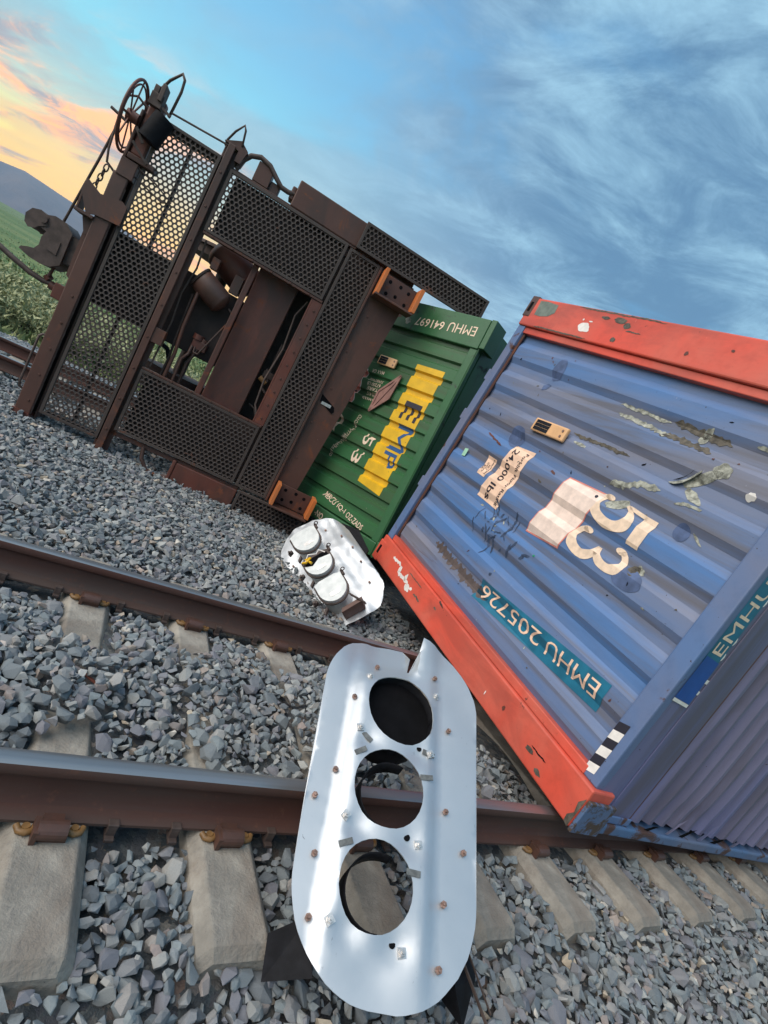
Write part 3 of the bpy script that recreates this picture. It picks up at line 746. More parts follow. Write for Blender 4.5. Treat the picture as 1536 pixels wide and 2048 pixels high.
MB().quadbox((.08, -.1, 2.95), (-.02, -.1, 3.05), .03, .02).quadbox((.18, -.1, 2.80), (.0, -.12, 2.92), .025, .02).quadbox((.0, -.08, 3.36), (.2, -.08, 3.30), .025, .02).build('linkage', M_CAST, hb, .003)
MB().tube([(.05, -.02, 2.76), (.30, -.04, 2.70), (.48, -.02, 2.62), (.40, -.01, 2.58), (.10, .0, 2.66)], .009, 6).build('release_rod', M_CAST, hb)
for k in range(5):
    z = 2.60-.052*k; c = Vector((-.165-.008*k, .02, z)); mb = MB()
    pts = []
    for a in np.linspace(0, 2*math.pi, 14, endpoint=False):
        u, w = .021*math.cos(a), .036*math.sin(a); pts.append(c+(Vector((u, 0, w)) if k % 2 == 0 else Vector((0, u, w))))
    mb.tube(pts, .0075, 6, closed=True).build('chain_link', M_CAST, hb)
P('chain_bracket', MB().prism([(-.26, 2.30), (-.24, 2.42), (-.10, 2.35), (.10, 2.39), (.155, 2.36), (.155, 2.17), (-.075, 2.15), (-.15, 2.12)], lambda u, v, d: (u, d, v), -.06, -.038).box(-.26, -.08, -.06, .12, 2.10, 2.13).box(-.26, -.24, -.037, .12, 2.131, 2.40), M_STEEL_BROWN, .004)
P('bracket_gusset', MB().prism([(-.20, 2.10), (-.08, 2.10), (-.08, 1.95), (-.13, 1.94)], lambda u, v, d: (u, d, v), .02, .06), M_STEEL_BROWN)
# uncoupling rod
MB().tube([(-.33, .05, 3.12), (-.16, .05, 3.08)], .014, 8).tube([(-.225, .06, 3.06), (-.30, .16, 2.65), (-.44, .30, 1.86)], .014, 8).build('uncoupling_rod', M_CAST, car)
# coupler
cp = empty('coupler'); cp.parent = car
Y0, Y1 = .20, .52
def rnd(o, w):
    b = o.modifiers.new('bevel', 'BEVEL'); b.width = w; b.segments = 4; b.limit_method = 'ANGLE'; b.angle_limit = R(50)
    for p in o.data.polygons: p.use_smooth = True
    return o
pz = lambda u, v, d: (u, d, v)
MB().prism([(-.06, 1.52), (-.06, 1.98), (-.15, 2.04), (-.17, 2.0), (-.16, 1.50), (-.12, 1.47)], pz, .10, .62).build('striker', M_STEEL_BROWN, cp, .008)
MB().prism([(-.12, 1.63), (-.12, 1.86), (-.30, 1.88), (-.30, 1.58)], pz, Y0+.04, Y1-.04).build('shank', M_CAST, cp, .015)
head = [(-.28, 1.55), (-.28, 1.89), (-.36, 1.96), (-.47, 1.97), (-.58, 1.925), (-.60, 1.86), (-.555, 1.80), (-.50, 1.79), (-.52, 1.72), (-.515, 1.64), (-.545, 1.585), (-.60, 1.57), (-.655, 1.545), (-.665, 1.52), (-.56, 1.485), (-.45, 1.475), (-.36, 1.49)]
rnd(MB().prism(head, pz, Y0, Y1).build('coupler_head', M_CAST, cp), .045)
kn = [(-.50, 1.84), (-.52, 1.93), (-.60, 1.955), (-.675, 1.93), (-.715, 1.86), (-.70, 1.78), (-.655, 1.745), (-.60, 1.765), (-.575, 1.80)]
rnd(MB().prism(kn, pz, Y0-.01, Y1-.03).build('knuckle', M_CAST, cp), .04)
MB().cyl((-.545, Y0-.03, 1.885), (-.545, Y1+.02, 1.885), .035, None, 14).build('knuckle_pin', M_CAST, cp)
MB().prism([(-.34, 1.62), (-.34, 1.76), (-.44, 1.78), (-.44, 1.64)], pz, Y0-.012, Y0-.001).build('cast_pad', M_CAST, cp, .006)
# train line hose
MB().tube([(-.13, .35, 1.30), (-.25, .35, 1.33), (-.34, .34, 1.34), (-.42, .34, 1.33), (-.55, .34, 1.345), (-.75, .34, 1.40), (-1.05, .34, 1.50)], .028, 10).build('train_line_hose', M_CAST, car)
P('angle_cock', MB().box(-.28, -.08, .26, .42, 1.22, 1.38).cyl((-.34, .34, 1.33), (-.27, .34, 1.31), .045).cyl((-.40, .34, 1.40), (-.36, .34, 1.37), .042).cyl((-.37, .30, 1.40), (-.35, .30, 1.52), .016), M_STEEL_RED, .008)
# wheels of the truck behind the deck
def wheelset(x, y):
    g = empty('wheelset'); g.parent = car
    for z, s in ((1.0, -1), (2.5, 1)):
        MB().cyl((x, y, z-.05), (x, y, z+.05), .42, .42, 32).cyl((x, y, z+s*.05), (x, y, z+s*.085), .455, .44, 32).build('wheel', M_RAIL, g, .01)
    MB().cyl((x, y, .78), (x, y, 2.72), .075, None, 16).build('axle', M_CAST, g)
wheelset(1.05, .98); wheelset(2.05, 1.0) if False else None
P('truck_side_frame', MB().prism([(.7, .80), (1.0, .66), (1.6, .62), (1.9, .80), (1.9, 1.10), (1.5, .95), (1.1, .95), (.7, 1.05)], lambda u, v, d: (u, v, d), .76, .86), M_SHADOW_STEEL)

# ------------------------------------------------------------------ containers on their sides
def txt_mesh(body, bold=0.0, spacing=1.0):
    cu = bpy.data.curves.new('lettering', 'FONT'); cu.body = body; cu.size = 1.0; cu.align_x = 'CENTER'; cu.offset = bold; cu.space_character = spacing; cu.resolution_u = 3
    ob = bpy.data.objects.new('lettering', cu); COL.objects.link(ob); bpy.context.view_layer.update()
    me = bpy.data.meshes.new_from_object(ob.evaluated_get(bpy.context.evaluated_depsgraph_get()))
    bpy.data.objects.remove(ob); bpy.data.curves.remove(cu)
    return me
class Wall:
    """a corrugated end wall; a runs along the folds, b across them; surf(b) gives the fold depth"""
    def __init__(s, parent, z0, period, n, outer, depth, slope, base, warp=None):
        s.parent = parent; s.base = base; s.bp = [z0]; s.val = [base+depth]
        for k in range(n):
            o = z0+k*period
            for t, v in ((slope, 0), (slope+outer, 0), (2*slope+outer, depth), (period, depth)):
                s.bp.append(o+t); s.val.append(base+v)
        s.warp = warp or (lambda y, z: z)
    def surf(s, b): return float(np.interp(b, s.bp, s.val))
    def sheet(s, name, mat, y0, y1, ny=14):
        mb = MB(); ys = np.linspace(y0, y1, ny); m = len(s.bp)
        vs = [(v, y, s.warp(y, b)) for y in ys for b, v in zip(s.bp, s.val)]
        fs = [(i*m+j, i*m+j+1, (i+1)*m+j+1, (i+1)*m+j) for i in range(ny-1) for j in range(m-1)]
        return mb.add(vs, fs).build(name, mat, s.parent)
    def decal_mesh(s, me, name, mat, lift=.003, parent=None, flat=None):
        bm = bmesh.new(); bm.from_mesh(me)
        if flat is None:
            for b in s.bp:
                zs = [v.co.y for v in bm.verts]
                if min(zs) < b < max(zs): bmesh.ops.bisect_plane(bm, geom=bm.verts[:]+bm.edges[:]+bm.faces[:], plane_co=(0, b, 0), plane_no=(0, 1, 0))
        for v in bm.verts:
            a, b = v.co.x, v.co.y; v.co = ((s.surf(b) if flat is None else flat)-lift, a, s.warp(a, b))
        for f in bm.faces: f.smooth = False
        out = bpy.data.meshes.new(name); bm.to_mesh(out); bm.free(); out.materials.append(mat)
        return link(name, out, parent or s.parent)
    def poly(s, name, pts, mat, lift=.003, parent=None, flat=None):
        me = bpy.data.meshes.new(name); me.from_pydata([(a, b, 0) for a, b in pts], [], [tuple(range(len(pts)))])
        return s.decal_mesh(me, name, mat, lift, parent, flat)
    def blot(s, name, ca, cb, ra, rb, mat, seed, rough=.45, n=22, ang=0, lift=.003, flat=None):
        r = random.Random(seed); pts = []; n = max(n, 24) if n > 10 else n
        if ra > 5*rb and n > 10:      # a long ragged scrape
            m_ = max(14, int(ra*110)); top, bot = [], []; w0 = 0.0
            for i in range(m_+1):
                t = -1+2*i/m_; env = min(1, (1-abs(t))*4+.12); w0 = .6*w0+.4*r.gauss(0, .9)
                top.append((t*ra, rb*env*(.55+.5*r.random())+rb*.5*w0)); bot.append((t*ra, -rb*env*(.35+.6*r.random())+rb*.5*w0))
            for u, w in bot+top[::-1]: pts.append((ca+u*math.cos(ang)-w*math.sin(ang), cb+u*math.sin(ang)+w*math.cos(ang)))
            return s.poly(name, pts, mat, lift, None, flat)
        hs = [(r.uniform(0, 6.28), r.uniform(.4, 1)/(1+.35*q)) for q in range(1, 8)]
        for i in range(n):
            t = 2*math.pi*i/n; k = 1-rough*(.45+.38*sum(w_*math.sin((q+1)*t+p_) for q, (p_, w_) in enumerate(hs))/1.6)*(1 if n > 10 else r.random()*2); u, w = ra*k*math.cos(t), rb*k*math.sin(t)
            pts.append((ca+u*math.cos(ang)-w*math.sin(ang), cb+u*math.sin(ang)+w*math.cos(ang)))
        return s.poly(name, pts, mat, lift, None, flat)
    def numeral(s, name, strokes, ca, cb, run, height, mat, lift=.004):
        """a numeral made of swelling pen strokes, reading down the wall; every stroke is one band of the same mesh"""
        bm = bmesh.new()
        for st in strokes:
            P_ = [Vector((x, y)) for x, y, w in st]; W_ = [w for x, y, w in st]; k = len(P_)
            fine = []
            for i in range(k-1):
                p0, p1, p2, p3 = P_[max(0, i-1)], P_[i], P_[i+1], P_[min(k-1, i+2)]
                for q in range(5):
                    t = q/5; a0 = 2*p1; a1 = (p2-p0)*t; a2 = (2*p0-5*p1+4*p2-p3)*t*t; a3 = (3*p1-p0-3*p2+p3)*t**3
                    fine.append((.5*(a0+a1+a2+a3), W_[i]*(1-t)+W_[i+1]*t))
            fine.append((P_[-1], W_[-1])); L_, R_ = [], []
            for i, (p, w) in enumerate(fine):
                d = (fine[min(i+1, len(fine)-1)][0]-fine[max(i-1, 0)][0]).normalized(); nrm = Vector((-d.y, d.x))
                for lst, sg in ((L_, 1), (R_, -1)):
                    c = p+nrm*sg*w/2; lst.append(bm.verts.new((ca-(c.y-.5)*height, cb-(c.x-.5)*run, 0)))
            for i in range(len(fine)-1): bm.faces.new((L_[i], L_[i+1], R_[i+1], R_[i]))
            for p, w, e in ((fine[0][0], fine[0][1], 0), (fine[-1][0], fine[-1][1], 1)):
                if .155 < w < .195:
                    ring = [bm.verts.new((ca-(p.y+.5*w*math.sin(t)-.5)*height, cb-(p.x+.5*w*math.cos(t)-.5)*run, 0)) for t in np.linspace(0, 2*math.pi, 14, endpoint=False)]; bm.faces.new(ring)
        me = bpy.data.meshes.new(name); bm.to_mesh(me); bm.free()
        return s.decal_mesh(me, name, mat, lift)
    def text(s, name, body, ca, cb, run, height, theta, mat, bold=0.0, lift=.004, parent=None, flat=None, spacing=1.0):
        me = txt_mesh(body, bold, spacing); co = np.array([v.co[:] for v in me.vertices]); mn, mx = co.min(0), co.max(0)
        c, sn = math.cos(theta), math.sin(theta)
        for v in me.vertices:
            u = ((v.co.x-mn[0])/(mx[0]-mn[0])-.5)*run; w = ((v.co.y-mn[1])/(mx[1]-mn[1])-.5)*height
            X, Y = u*c-w*sn, u*sn+w*c; v.co = (ca-X, cb+Y, 0)
        return s.decal_mesh(me, name, mat, lift, parent, flat)

def tracker(wall, ca, cb, w, h, parent, nm='tracker_box', side=1):
    x = wall.surf(cb)-.012 if True else 0; x = wall.base-.006
    t = empty(nm); t.parent = parent
    W_ = wall.warp
    z0 = W_(ca, cb)
    MB().box(x-.035, x, ca-w/2, ca+w/2, z0-h/2, z0+h/2).build('tracker_case', M_TRACKER, t, .012)
    MB().box(x-.040, x-.0352, ca-w*.02, ca+w*.42, z0-h*.38, z0+h*.38).build('solar_panel', M_SOLAR, t, .002)
    for k in (-.13, .13): MB().box(x-.0415, x-.0402, ca-w*.02, ca+w*.42, z0+h*k-.0007, z0+h*k+.0007).build('panel_line', M_TRACKER, t)
    MB().cyl((x-.0355, ca-w*.40, z0-h*.2), (x-.039, ca-w*.40, z0-h*.2), .012, None, 12).cyl((x-.0355, ca-w*.40, z0+h*.2), (x-.039, ca-w*.40, z0+h*.2), .012, None, 12).build('status_lens', M_RUSTBOLT, t)

def build_blue():
    X, Y, Z = (.998568, -.034572, -.040817), (.036925, .997612, .058372), (.038701, -.059796, .99746)
    root = empty('freight_container', frame_matrix(X, Y, Z, (2.828, -.123, .213)))
    tag(root, 'scraped blue freight container with red corner posts lying on its side', 'container')
    H, W, L = 3.25, 2.91, 15.5
    warp = lambda y, z: z*(.958+.0287*y)
    wl = Wall(root, .315, .2835, 8, .105, .026, .052, .012, warp)
    wl.sheet('end_wall', M_BLUE, .06, H-.06)
    def wbox(nm, x0, x1, y0, y1, z0, z1, mat, bev=.006, ny=6, par=root):
        mb = MB(); ys = np.linspace(y0, y1, ny); vs = []
        for y in ys: vs += [(x0, y, warp(y, z0)), (x1, y, warp(y, z0)), (x1, y, warp(y, z1)), (x0, y, warp(y, z1))]
        fs = [(i*4+j, i*4+(j+1) % 4, (i+1)*4+(j+1) % 4, (i+1)*4+j) for i in range(ny-1) for j in range(4)]
        mb.add(vs, fs+[(0, 1, 2, 3), tuple(4*(ny-1)+k for k in range(4))]); return mb.build(nm, mat, par, bev)
    lower = wbox('corner_post', -.045, .16, -.02, H, .0, .262, M_RED, .012); lower['label'] = 'bright red lower corner post'
    wbox('post_lip', -.018, .055, .10, H-.12, .264, .322, M_RED, .006)
    upper = wbox('corner_post', -.045, .16, -.02, H, 2.635, W, M_RED, .012); upper['label'] = 'chipped red upper corner post'
    wbox('post_lip', -.018, .055, .10, H-.12, 2.575, 2.633, M_RED, .006)
    wbox('floor_sill', -.030, .10, H-.12, H-.005, .263, 2.634, M_FRAME_BLUE, .008)
    wbox('sill_rust_edge', .0, .012, H-.155, H-.121, .33, 2.57, M_STEEL_BROWN, 0)
    wbox('roof_header', -.012, .06, .002, .125, .263, 2.634, M_FRAME_BLUE, .010)
    wbox('corner_casting', -.05, .17, -.03, .19, -.006, .16, M_FRAME_BLUE, .010) if False else None
    for z0, z1 in ((-.012, .20), (2.72, W+.012)):
        wbox('corner_casting', -.050, .20, H-.10, H+.02, z0, z1, M_STEEL_BROWN if z0 > 1 else M_RED, .010)
    wbox('corner_casting', -.040, .20, -.045, -.021, -.012, .20, painted('worn_casting', (.07, .14, .27), (.15, .15, .2), (.075, .05, .035), .6, .7, .47, .56, rscale=11), .010)
    wbox('casting_slot', -.0535, -.0505, H-.07, H-.03, .06, .15, M_BLACK_AND_SHADE, 0)
    wbox('casting_slot', -.0535, -.0505, H-.06, H-.02, 2.77, 2.86, M_BLACK_AND_SHADE, 0)
    for z in (.85, 1.62, 2.05): wbox('sill_tab', -.028, .05, H-.004, H+.035, z, z+.11, M_FRAME_BLUE, .008)
    # shell behind: sides and floor
    mb = MB(); 
    def q(p): return (p[0], p[1], warp(min(p[1], H), p[2]))
    def panel(nm, pts, mat): MB().add([q(p) for p in pts], [(0, 1, 2, 3)]).build(nm, mat, root)
    panel('side_wall', ((.1, .04, .012), (L, .04, .012), (L, H-.03, .012), (.1, H-.03, .012)), M_ROOF)
    panel('side_wall', ((.1, .04, W-.012), (L, .04, W-.012), (L, H-.03, W-.012), (.1, H-.03, W-.012)), M_ROOF)
    panel('floor_panel', ((.1, H-.02, .012), (L, H-.02, .012), (L, H-.02, W-.012), (.1, H-.02, W-.012)), M_SHADOW_STEEL)
    panel('rear_wall', ((L, .04, .012), (L, H-.03, .012), (L, H-.03, W-.012), (L, .04, W-.012)), M_ROOF)
    # roof facing the camera side: plain header plate then pressed folds
    f0 = warp(0, 1.0)
    MB().box(.0, .215, .004, .03, .02, W*f0-.02).build('roof_header_plate', M_ROOF, root, .004)
    MB().box(.222, .455, .000, .03, .02, W*f0-.02).build('roof_plate', M_ROOF, root, .004)
    MB().box(.456, .475, .006, .03, .02, W*f0-.02).build('rust_seam', M_STEEL_RED, root)
    mb = MB(); x = .476; prof = [(x, .010)]
    while x < L-.3:
        for dx, d in ((.045, -.012), (.075, -.012), (.120, .022), (.150, .022)): prof.append((x+dx, d))
        x += .150
    zs = np.linspace(.10, W*f0-.10, 24); m = len(prof)
    def dent(x, z): return .022*math.exp(-((x-1.0)/.35)**2-((z-.15)/.16)**2) + .004*noise.noise(Vector((x*2, z*1.5, 4)))
    vs = [(px, d+dent(px, z), z) for z in zs for px, d in prof]
    fs = [(i*m+j, i*m+j+1, (i+1)*m+j+1, (i+1)*m+j) for i in range(len(zs)-1) for j in range(m-1)]
    mb.add(vs, fs, 0, False).build('roof_sheet', M_ROOF, root)
    MB().box(.21, L, -.030, .07, -.004, .062).build('roof_side_rail', painted('rail_blue', (.07, .15, .29), (.15, .16, .22), (.08, .04, .03), .55, .7, .54, .62, rscale=5), root, .012)
    MB().box(.45, L, -.016, .06, W*f0-.10, W*f0).build('roof_side_rail', M_FRAME_BLUE, root, .012)
    MB().box(.215, .47, -.012, .0, .064, .115).build('rail_gusset', M_FRAME_BLUE, root, .006)
    # torn slivers of roof sheet along the rail
    for k, (x, h_, w_) in enumerate(((.62, .07, .05), (.86, .16, .035), (1.02, .10, .05), (1.25, .20, .05), (1.42, .08, .07), (1.7, .13, .05))):
        MB().add([(x, -.018, .075), (x+w_, -.020, .070), (x+w_*1.3, -.05, .075+h_), (x+w_*.9, -.03, .075+h_*.6)], [(0, 1, 3), (1, 2, 3)]).build('torn_sheet', M_ROOF if k % 2 else M_BLACK_AND_SHADE, root)
    # roof lettering
    class Roof:
        pass
    def roof_decal(nm, me, mat, lift):
        for v in me.vertices: v.co = (v.co.x, .004-lift, v.co.y)
        me.materials.clear(); me.materials.append(mat); return link(nm, me, root)
    def roof_poly(nm, pts, mat, lift=.002):
        me = bpy.data.meshes.new(nm); me.from_pydata([(a, b, 0) for a, b in pts], [], [tuple(range(len(pts)))]); return roof_decal(nm, me, mat, lift)
    def roof_text(nm, body, cx, cz, run, h, mat, bold, lift):
        me = txt_mesh(body, bold); co = np.array([v.co[:] for v in me.vertices]); mn, mx = co.min(0), co.max(0)
        for v in me.vertices:
            u = ((v.co.x-mn[0])/(mx[0]-mn[0])-.5)*run; w = ((v.co.y-mn[1])/(mx[1]-mn[1])-.5)*h; v.co = (cx-w, cz+u, 0)
        return roof_decal(nm, me, mat, lift)
    xc = .108
    for zc in (1.20, 1.30, 1.55, 1.70, 1.85): roof_poly('old_number', [(xc+.085*math.cos(t), zc+.05*math.sin(t)) for t in np.linspace(0, 2*math.pi, 16, endpoint=False)], M_WHITE, .0015)
    roof_poly('label_band', [(xc-.068, 1.13), (xc+.068, 1.13), (xc+.068, 2.55), (xc-.068, 2.55)], M_TEAL, .003)
    roof_text('roof_number', 'EMHU', xc, 1.42, .45, .095, M_CREAM, .0, .0045); roof_text('roof_number', '205726', xc, 2.12, .78, .095, M_CREAM, .004, .0045)
    roof_poly('tape', [(xc-.068, .90), (xc+.085, .89), (xc+.070, 1.16), (xc-.066, 1.17)], M_TAPE, .006)
    roof_poly('tape_end', [(xc-.070, .878), (xc+.085, .868), (xc+.085, .888), (xc-.070, .898)], M_WHITE, .0065)
    roof_poly('old_number', [(xc+.085, 1.03), (xc+.11, 1.03), (xc+.11, 1.055), (xc+.085, 1.055)], M_WHITE); roof_poly('old_number', [(xc+.085, .955), (xc+.105, .955), (xc+.105, .98), (xc+.085, .98)], M_WHITE)
    # end wall lettering and stickers
    T90 = -math.pi/2
    st = wl.poly('rating_sticker', [(2.285, 1.665), (2.010, 1.69), (2.045, 1.13), (2.385, 1.135)], M_PEACH)
    wl.text('rating_text', '24,000', 2.225, 1.49, .30, .085, T90, M_DARKPRINT, .012, .0055); wl.text('rating_text', 'lbs', 2.235, 1.225, .15, .085, T90, M_DARKPRINT, .012, .0055)
    wl.text('rating_text', 'Forklift Floor Rating', 2.085, 1.40, .50, .05, T90, M_DARKPRINT, .008, .0055)
    wl.poly('caution_sticker', [(2.545, 1.475), (2.395, 1.475), (2.41, 1.29), (2.54, 1.29)], M_PEACH)
    for k, s_ in enumerate(('CAUTION', 'NO', 'CONT', 'ER')): wl.text('caution_text', s_, 2.43+.032*k, 1.39-.01*k, (.15, .05, .10, .05)[k], .022, T90, M_DARKPRINT, .01, .0055)
    wl.poly('inspection_tag', [(2.925, 1.41), (2.865, 1.42), (2.86, 1.345), (2.92, 1.335)], M_MINT, flat=.012)
    wl.poly('faded_notice', [(1.53, 1.665), (1.135, 1.69), (1.222, 1.186), (1.605, 1.146)], M_PINK, .003)
    wl.poly('faded_notice', [(1.52, 1.655), (1.146, 1.680), (1.230, 1.197), (1.594, 1.158)], M_PINKWHITE, .0045)
    wl.blot('notice_mark', 1.20, 1.64, .02, .015, M_DARKPRINT, 3, .3, 6, 0, .006)
    wl.numeral('size_number', [[(.06, .90, .20), (.5, .90, .20), (.97, .90, .20)], [(.115, .85, .11), (.10, .70, .11), (.08, .52, .10), (.18, .57, .09), (.42, .64, .16), (.70, .57, .26), (.80, .36, .30), (.66, .12, .22), (.40, .045, .11), (.18, .07, .11), (.10, .16, .17)]], .93, 1.590, .235, .50, M_CREAM)
    wl.numeral('size_number', [[(.14, .83, .19), (.22, .92, .11), (.45, .965, .10), (.70, .87, .24), (.72, .70, .24), (.55, .56, .12), (.36, .525, .07)], [(.36, .525, .07), (.60, .50, .13), (.82, .34, .28), (.74, .13, .26), (.46, .04, .11), (.22, .08, .11), (.13, .18, .19)]], .94, 1.335, .235, .50, M_CREAM)
    wl.poly('number_band', [(.285, .748), (.285, .555), (1.68, .475), (1.68, .640)], M_TEAL, .003)
    wl.text('serial_number', 'EMHU', .575, .642, .48, .105, math.pi+R(4.0), M_PEACH, .0, .0055)
    wl.text('serial_number', '205726', 1.26, .594, .75, .105, math.pi+R(4.0), M_PEACH, .0, .0055)
    # reflective chevron tape on the header
    hd = []
    for k in range(6):
        b0 = .30+k*.058; wl.poly('reflective_tape', [(.118, b0-.012), (.118, b0+.046), (.052, b0+.070), (.052, b0+.012)], M_WHITE if k % 2 == 0 else M_DARKPRINT, .0025, flat=-.012)
    tracker(wl, 1.977, 1.90, .42, .115, root)
    # tears and stripped paint
    wl.blot('stripped_paint', 1.28, 2.29, .24, .016, M_PEEL, 1, .5, 26, R(1)); wl.blot('stripped_paint', 1.22, 2.215, .27, .020, M_PEEL, 2, .6, 26, R(3))
    wl.blot('stripped_paint', .80, 2.29, .22, .030, M_BAREDARK, 4, .6, 30, R(2)); wl.blot('stripped_paint', .86, 2.20, .20, .026, M_BAREDARK, 5, .6, 30, R(-1))
    wl.blot('stripped_paint', .76, 2.285, .04, .075, M_PEEL, 6, .5, 20, R(20)); wl.blot('stripped_paint', .40, 2.33, .07, .014, M_PEEL, 8, .5, 18, 0)
    wl.blot('stripped_paint', 1.47, 1.975, .30, .017, M_BAREDARK, 9, .6, 34, R(-2)); wl.blot('stripped_paint', 1.62, 1.905, .09, .018, M_PEEL, 10, .5, 22, 0)
    wl.blot('torn_paint', .98, 1.815, .20, .030, M_PEEL, 12, .7, 30, R(-18)); wl.blot('torn_paint', .62, 2.03, .16, .055, M_PEEL, 13, .65, 34, R(-40))
    wl.blot('torn_paint', .60, 1.93, .10, .040, M_PEEL, 14, .6, 26, R(20)); wl.blot('torn_paint', .52, 2.13, .07, .07, M_PEEL, 15, .6, 26, 0)
    wl.blot('torn_paint', 1.02, 1.66, .13, .045, M_PEEL, 16, .6, 26, R(-30)); wl.blot('torn_paint', 1.16, 1.60, .06, .03, M_PEEL, 20, .5, 22, R(10))
    wl.poly('tear', [(.78, 1.965), (.735, 2.005), (.69, 2.045), (.665, 2.085), (.70, 2.035), (.745, 1.985)], M_BLACK_AND_SHADE, .007)
    # curled flap of torn sheet
    mb = MB(); fl = [(.80, 1.945, .2), (.76, 1.965, .7), (.71, 2.0, 1), (.67, 2.04, .8), (.635, 2.085, .3)]; vs = []
    for a_, b_, q_ in fl: vs += [(wl.surf(b_)-.004, a_, warp(a_, b_)), (wl.surf(b_)-.004-.020*q_, a_-.010, warp(a_, b_-.012*q_)), (wl.surf(b_)-.004-.024*q_, a_-.016, warp(a_, b_-.030*q_))]
    mb.add(vs, [(i*3+j, i*3+j+1, (i+1)*3+j+1, (i+1)*3+j) for i in range(4) for j in range(2)], 0, True).build('torn_flap', M_PEEL, root)
    wl.blot('scrape', .62, 1.36, .05, .05, M_BAREDARK, 17, .5, 22, 0); wl.blot('torn_paint', .59, 1.39, .05, .03, M_PEEL, 18, .6, 22, R(30))
    wl.blot('stripped_paint', .57, 1.86, .09, .014, M_PEEL, 19, .5, 22, R(-12)); wl.blot('torn_paint', .42, 1.72, .06, .012, M_PEEL, 21, .6, 16, R(30)); wl.blot('torn_paint', .30, 2.06, .04, .035, M_WHITE, 22, .6, 18, 0)
    # dark scuffs, faded stains and smears
    wl.blot('dark_scuff', 2.02, .545, .50, .050, plain('brown_scuff', (.10, .075, .07), .6), 23, .2, 30, R(2)); wl.blot('dark_scuff', 2.34, 1.73, .12, .10, M_STAIN, 24, .15, 26)
    wl.blot('dark_scuff', .52, 1.71, .055, .06, M_STAIN, 25, .1, 26); wl.blot('dark_scuff', .62, 1.30, .13, .08, M_STAIN, 26, .2, 26)
    for k in range(26):
        r = random.Random(100+k); wl.blot('smear', 1.75+r.gauss(0, .22), .98+r.gauss(0, .13), .02+.06*r.random(), .006+.014*r.random(), M_GRAPHITE, 200+k, .6, 14, r.random()*3.1)
    for k in range(14):
        r = random.Random(300+k); wl.blot('smear', 1.98+r.gauss(0, .10), 1.06+r.gauss(0, .06), .02+.05*r.random(), .004+.006*r.random(), M_PEEL if k % 3 == 0 else M_GRAPHITE, 320+k, .6, 12, r.random()*3.1)
    wl.blot('dark_scuff', 2.34, 2.37, .085, .11, M_STAIN, 27, .25, 16); wl.blot('dark_scuff', 2.38, 2.21, .05, .05, M_STAIN, 28, .3, 5)
    for k in range(40):
        r = random.Random(500+k); a, b = r.uniform(.2, 3.0), r.uniform(.4, 2.5)
        wl.blot('paint_chip', a, b, .006+.016*r.random(), .004+.009*r.random(), (M_BAREDARK, M_STEEL_RED, M_PEEL, M_BLACK_AND_SHADE)[k % 4], 540+k, .6, 9, r.random()*3)
    wl.blot('green_mark', 1.36, 1.04, .012, .010, plain('green_mark', (.01, .22, .10), .5), 29, .2, 8)
    wl.blot('rust_streak', 2.60, 1.62, .16, .010, M_STEEL_RED, 30, .6, 20, R(8)); wl.blot('rust_streak', 1.70, 1.63, .05, .012, M_STEEL_RED, 31, .6, 14, R(10)); wl.blot('rust_streak', 1.76, 1.52, .04, .010, M_BAREDARK, 32, .6, 14, R(10))
    # wear on the red posts
    fl = dict(flat=-.045)
    wl.poly('worn_paint', [(3.10, 2.885), (2.98, 2.89), (2.80, 2.875), (2.79, 2.80), (2.86, 2.76), (2.98, 2.745), (3.08, 2.75)], plain('grey_green_primer', (.16, .19, .16), .7), .002, None, -.045)
    for k, (a, b, ra, rb, m) in enumerate(((2.30, 2.74, .10, .05, M_WHITE), (2.36, 2.80, .012, .012, M_WHITE), (2.26, 2.795, .03, .008, M_WHITE), (1.95, 2.85, .09, .030, M_BAREDARK), (2.12, 2.85, .06, .018, M_BAREDARK), (1.85, 2.82, .05, .03, M_BAREDARK), (1.90, 2.695, .035, .025, M_BAREDARK), (2.0, 2.895, .5, .008, M_BAREDARK), (2.6, 2.65, .4, .007, M_BAREDARK), (1.75, 2.78, .08, .006, M_BAREDARK), (1.2, 2.72, .02, .02, M_STEEL_RED), (.9, 2.80, .016, .012, M_STEEL_RED))):
        wl.blot('worn_paint', a, b, ra, rb, m, 600+k, .5, 18, 0, .002, -.045)
    for k, (a, b, ra, rb, m) in enumerate(((2.78, .17, .10, .018, M_WHITE), (2.66, .15, .035, .045, M_WHITE), (2.55, .11, .13, .024, M_WHITE), (2.50, .14, .03, .05, M_WHITE), (2.40, .085, .07, .04, M_WHITE), (2.34, .11, .03, .02, M_WHITE), (2.20, .10, .07, .012, M_BAREDARK), (2.35, .20, .15, .006, M_BAREDARK), (1.9, .18, .03, .012, M_BAREDARK), (.42, .10, .05, .02, M_BAREDARK), (.30, .05, .04, .02, M_BAREDARK), (.36, .13, .07, .006, M_BLACK_AND_SHADE), (.75, .13, .02, .02, M_STEEL_RED), (.95, .09, .006, .02, M_WHITE))):
        wl.blot('worn_paint', a, b, ra, rb, m, 650+k, .55, 18, 0, .002, -.045)
    wl.poly('worn_edge', [(-.018, .0), (.015, .01), (.02, .05), (-.005, .09), (.01, .15), (-.018, .2)], M_BAREDARK, .002, None, -.0485)
    return root
build_blue()

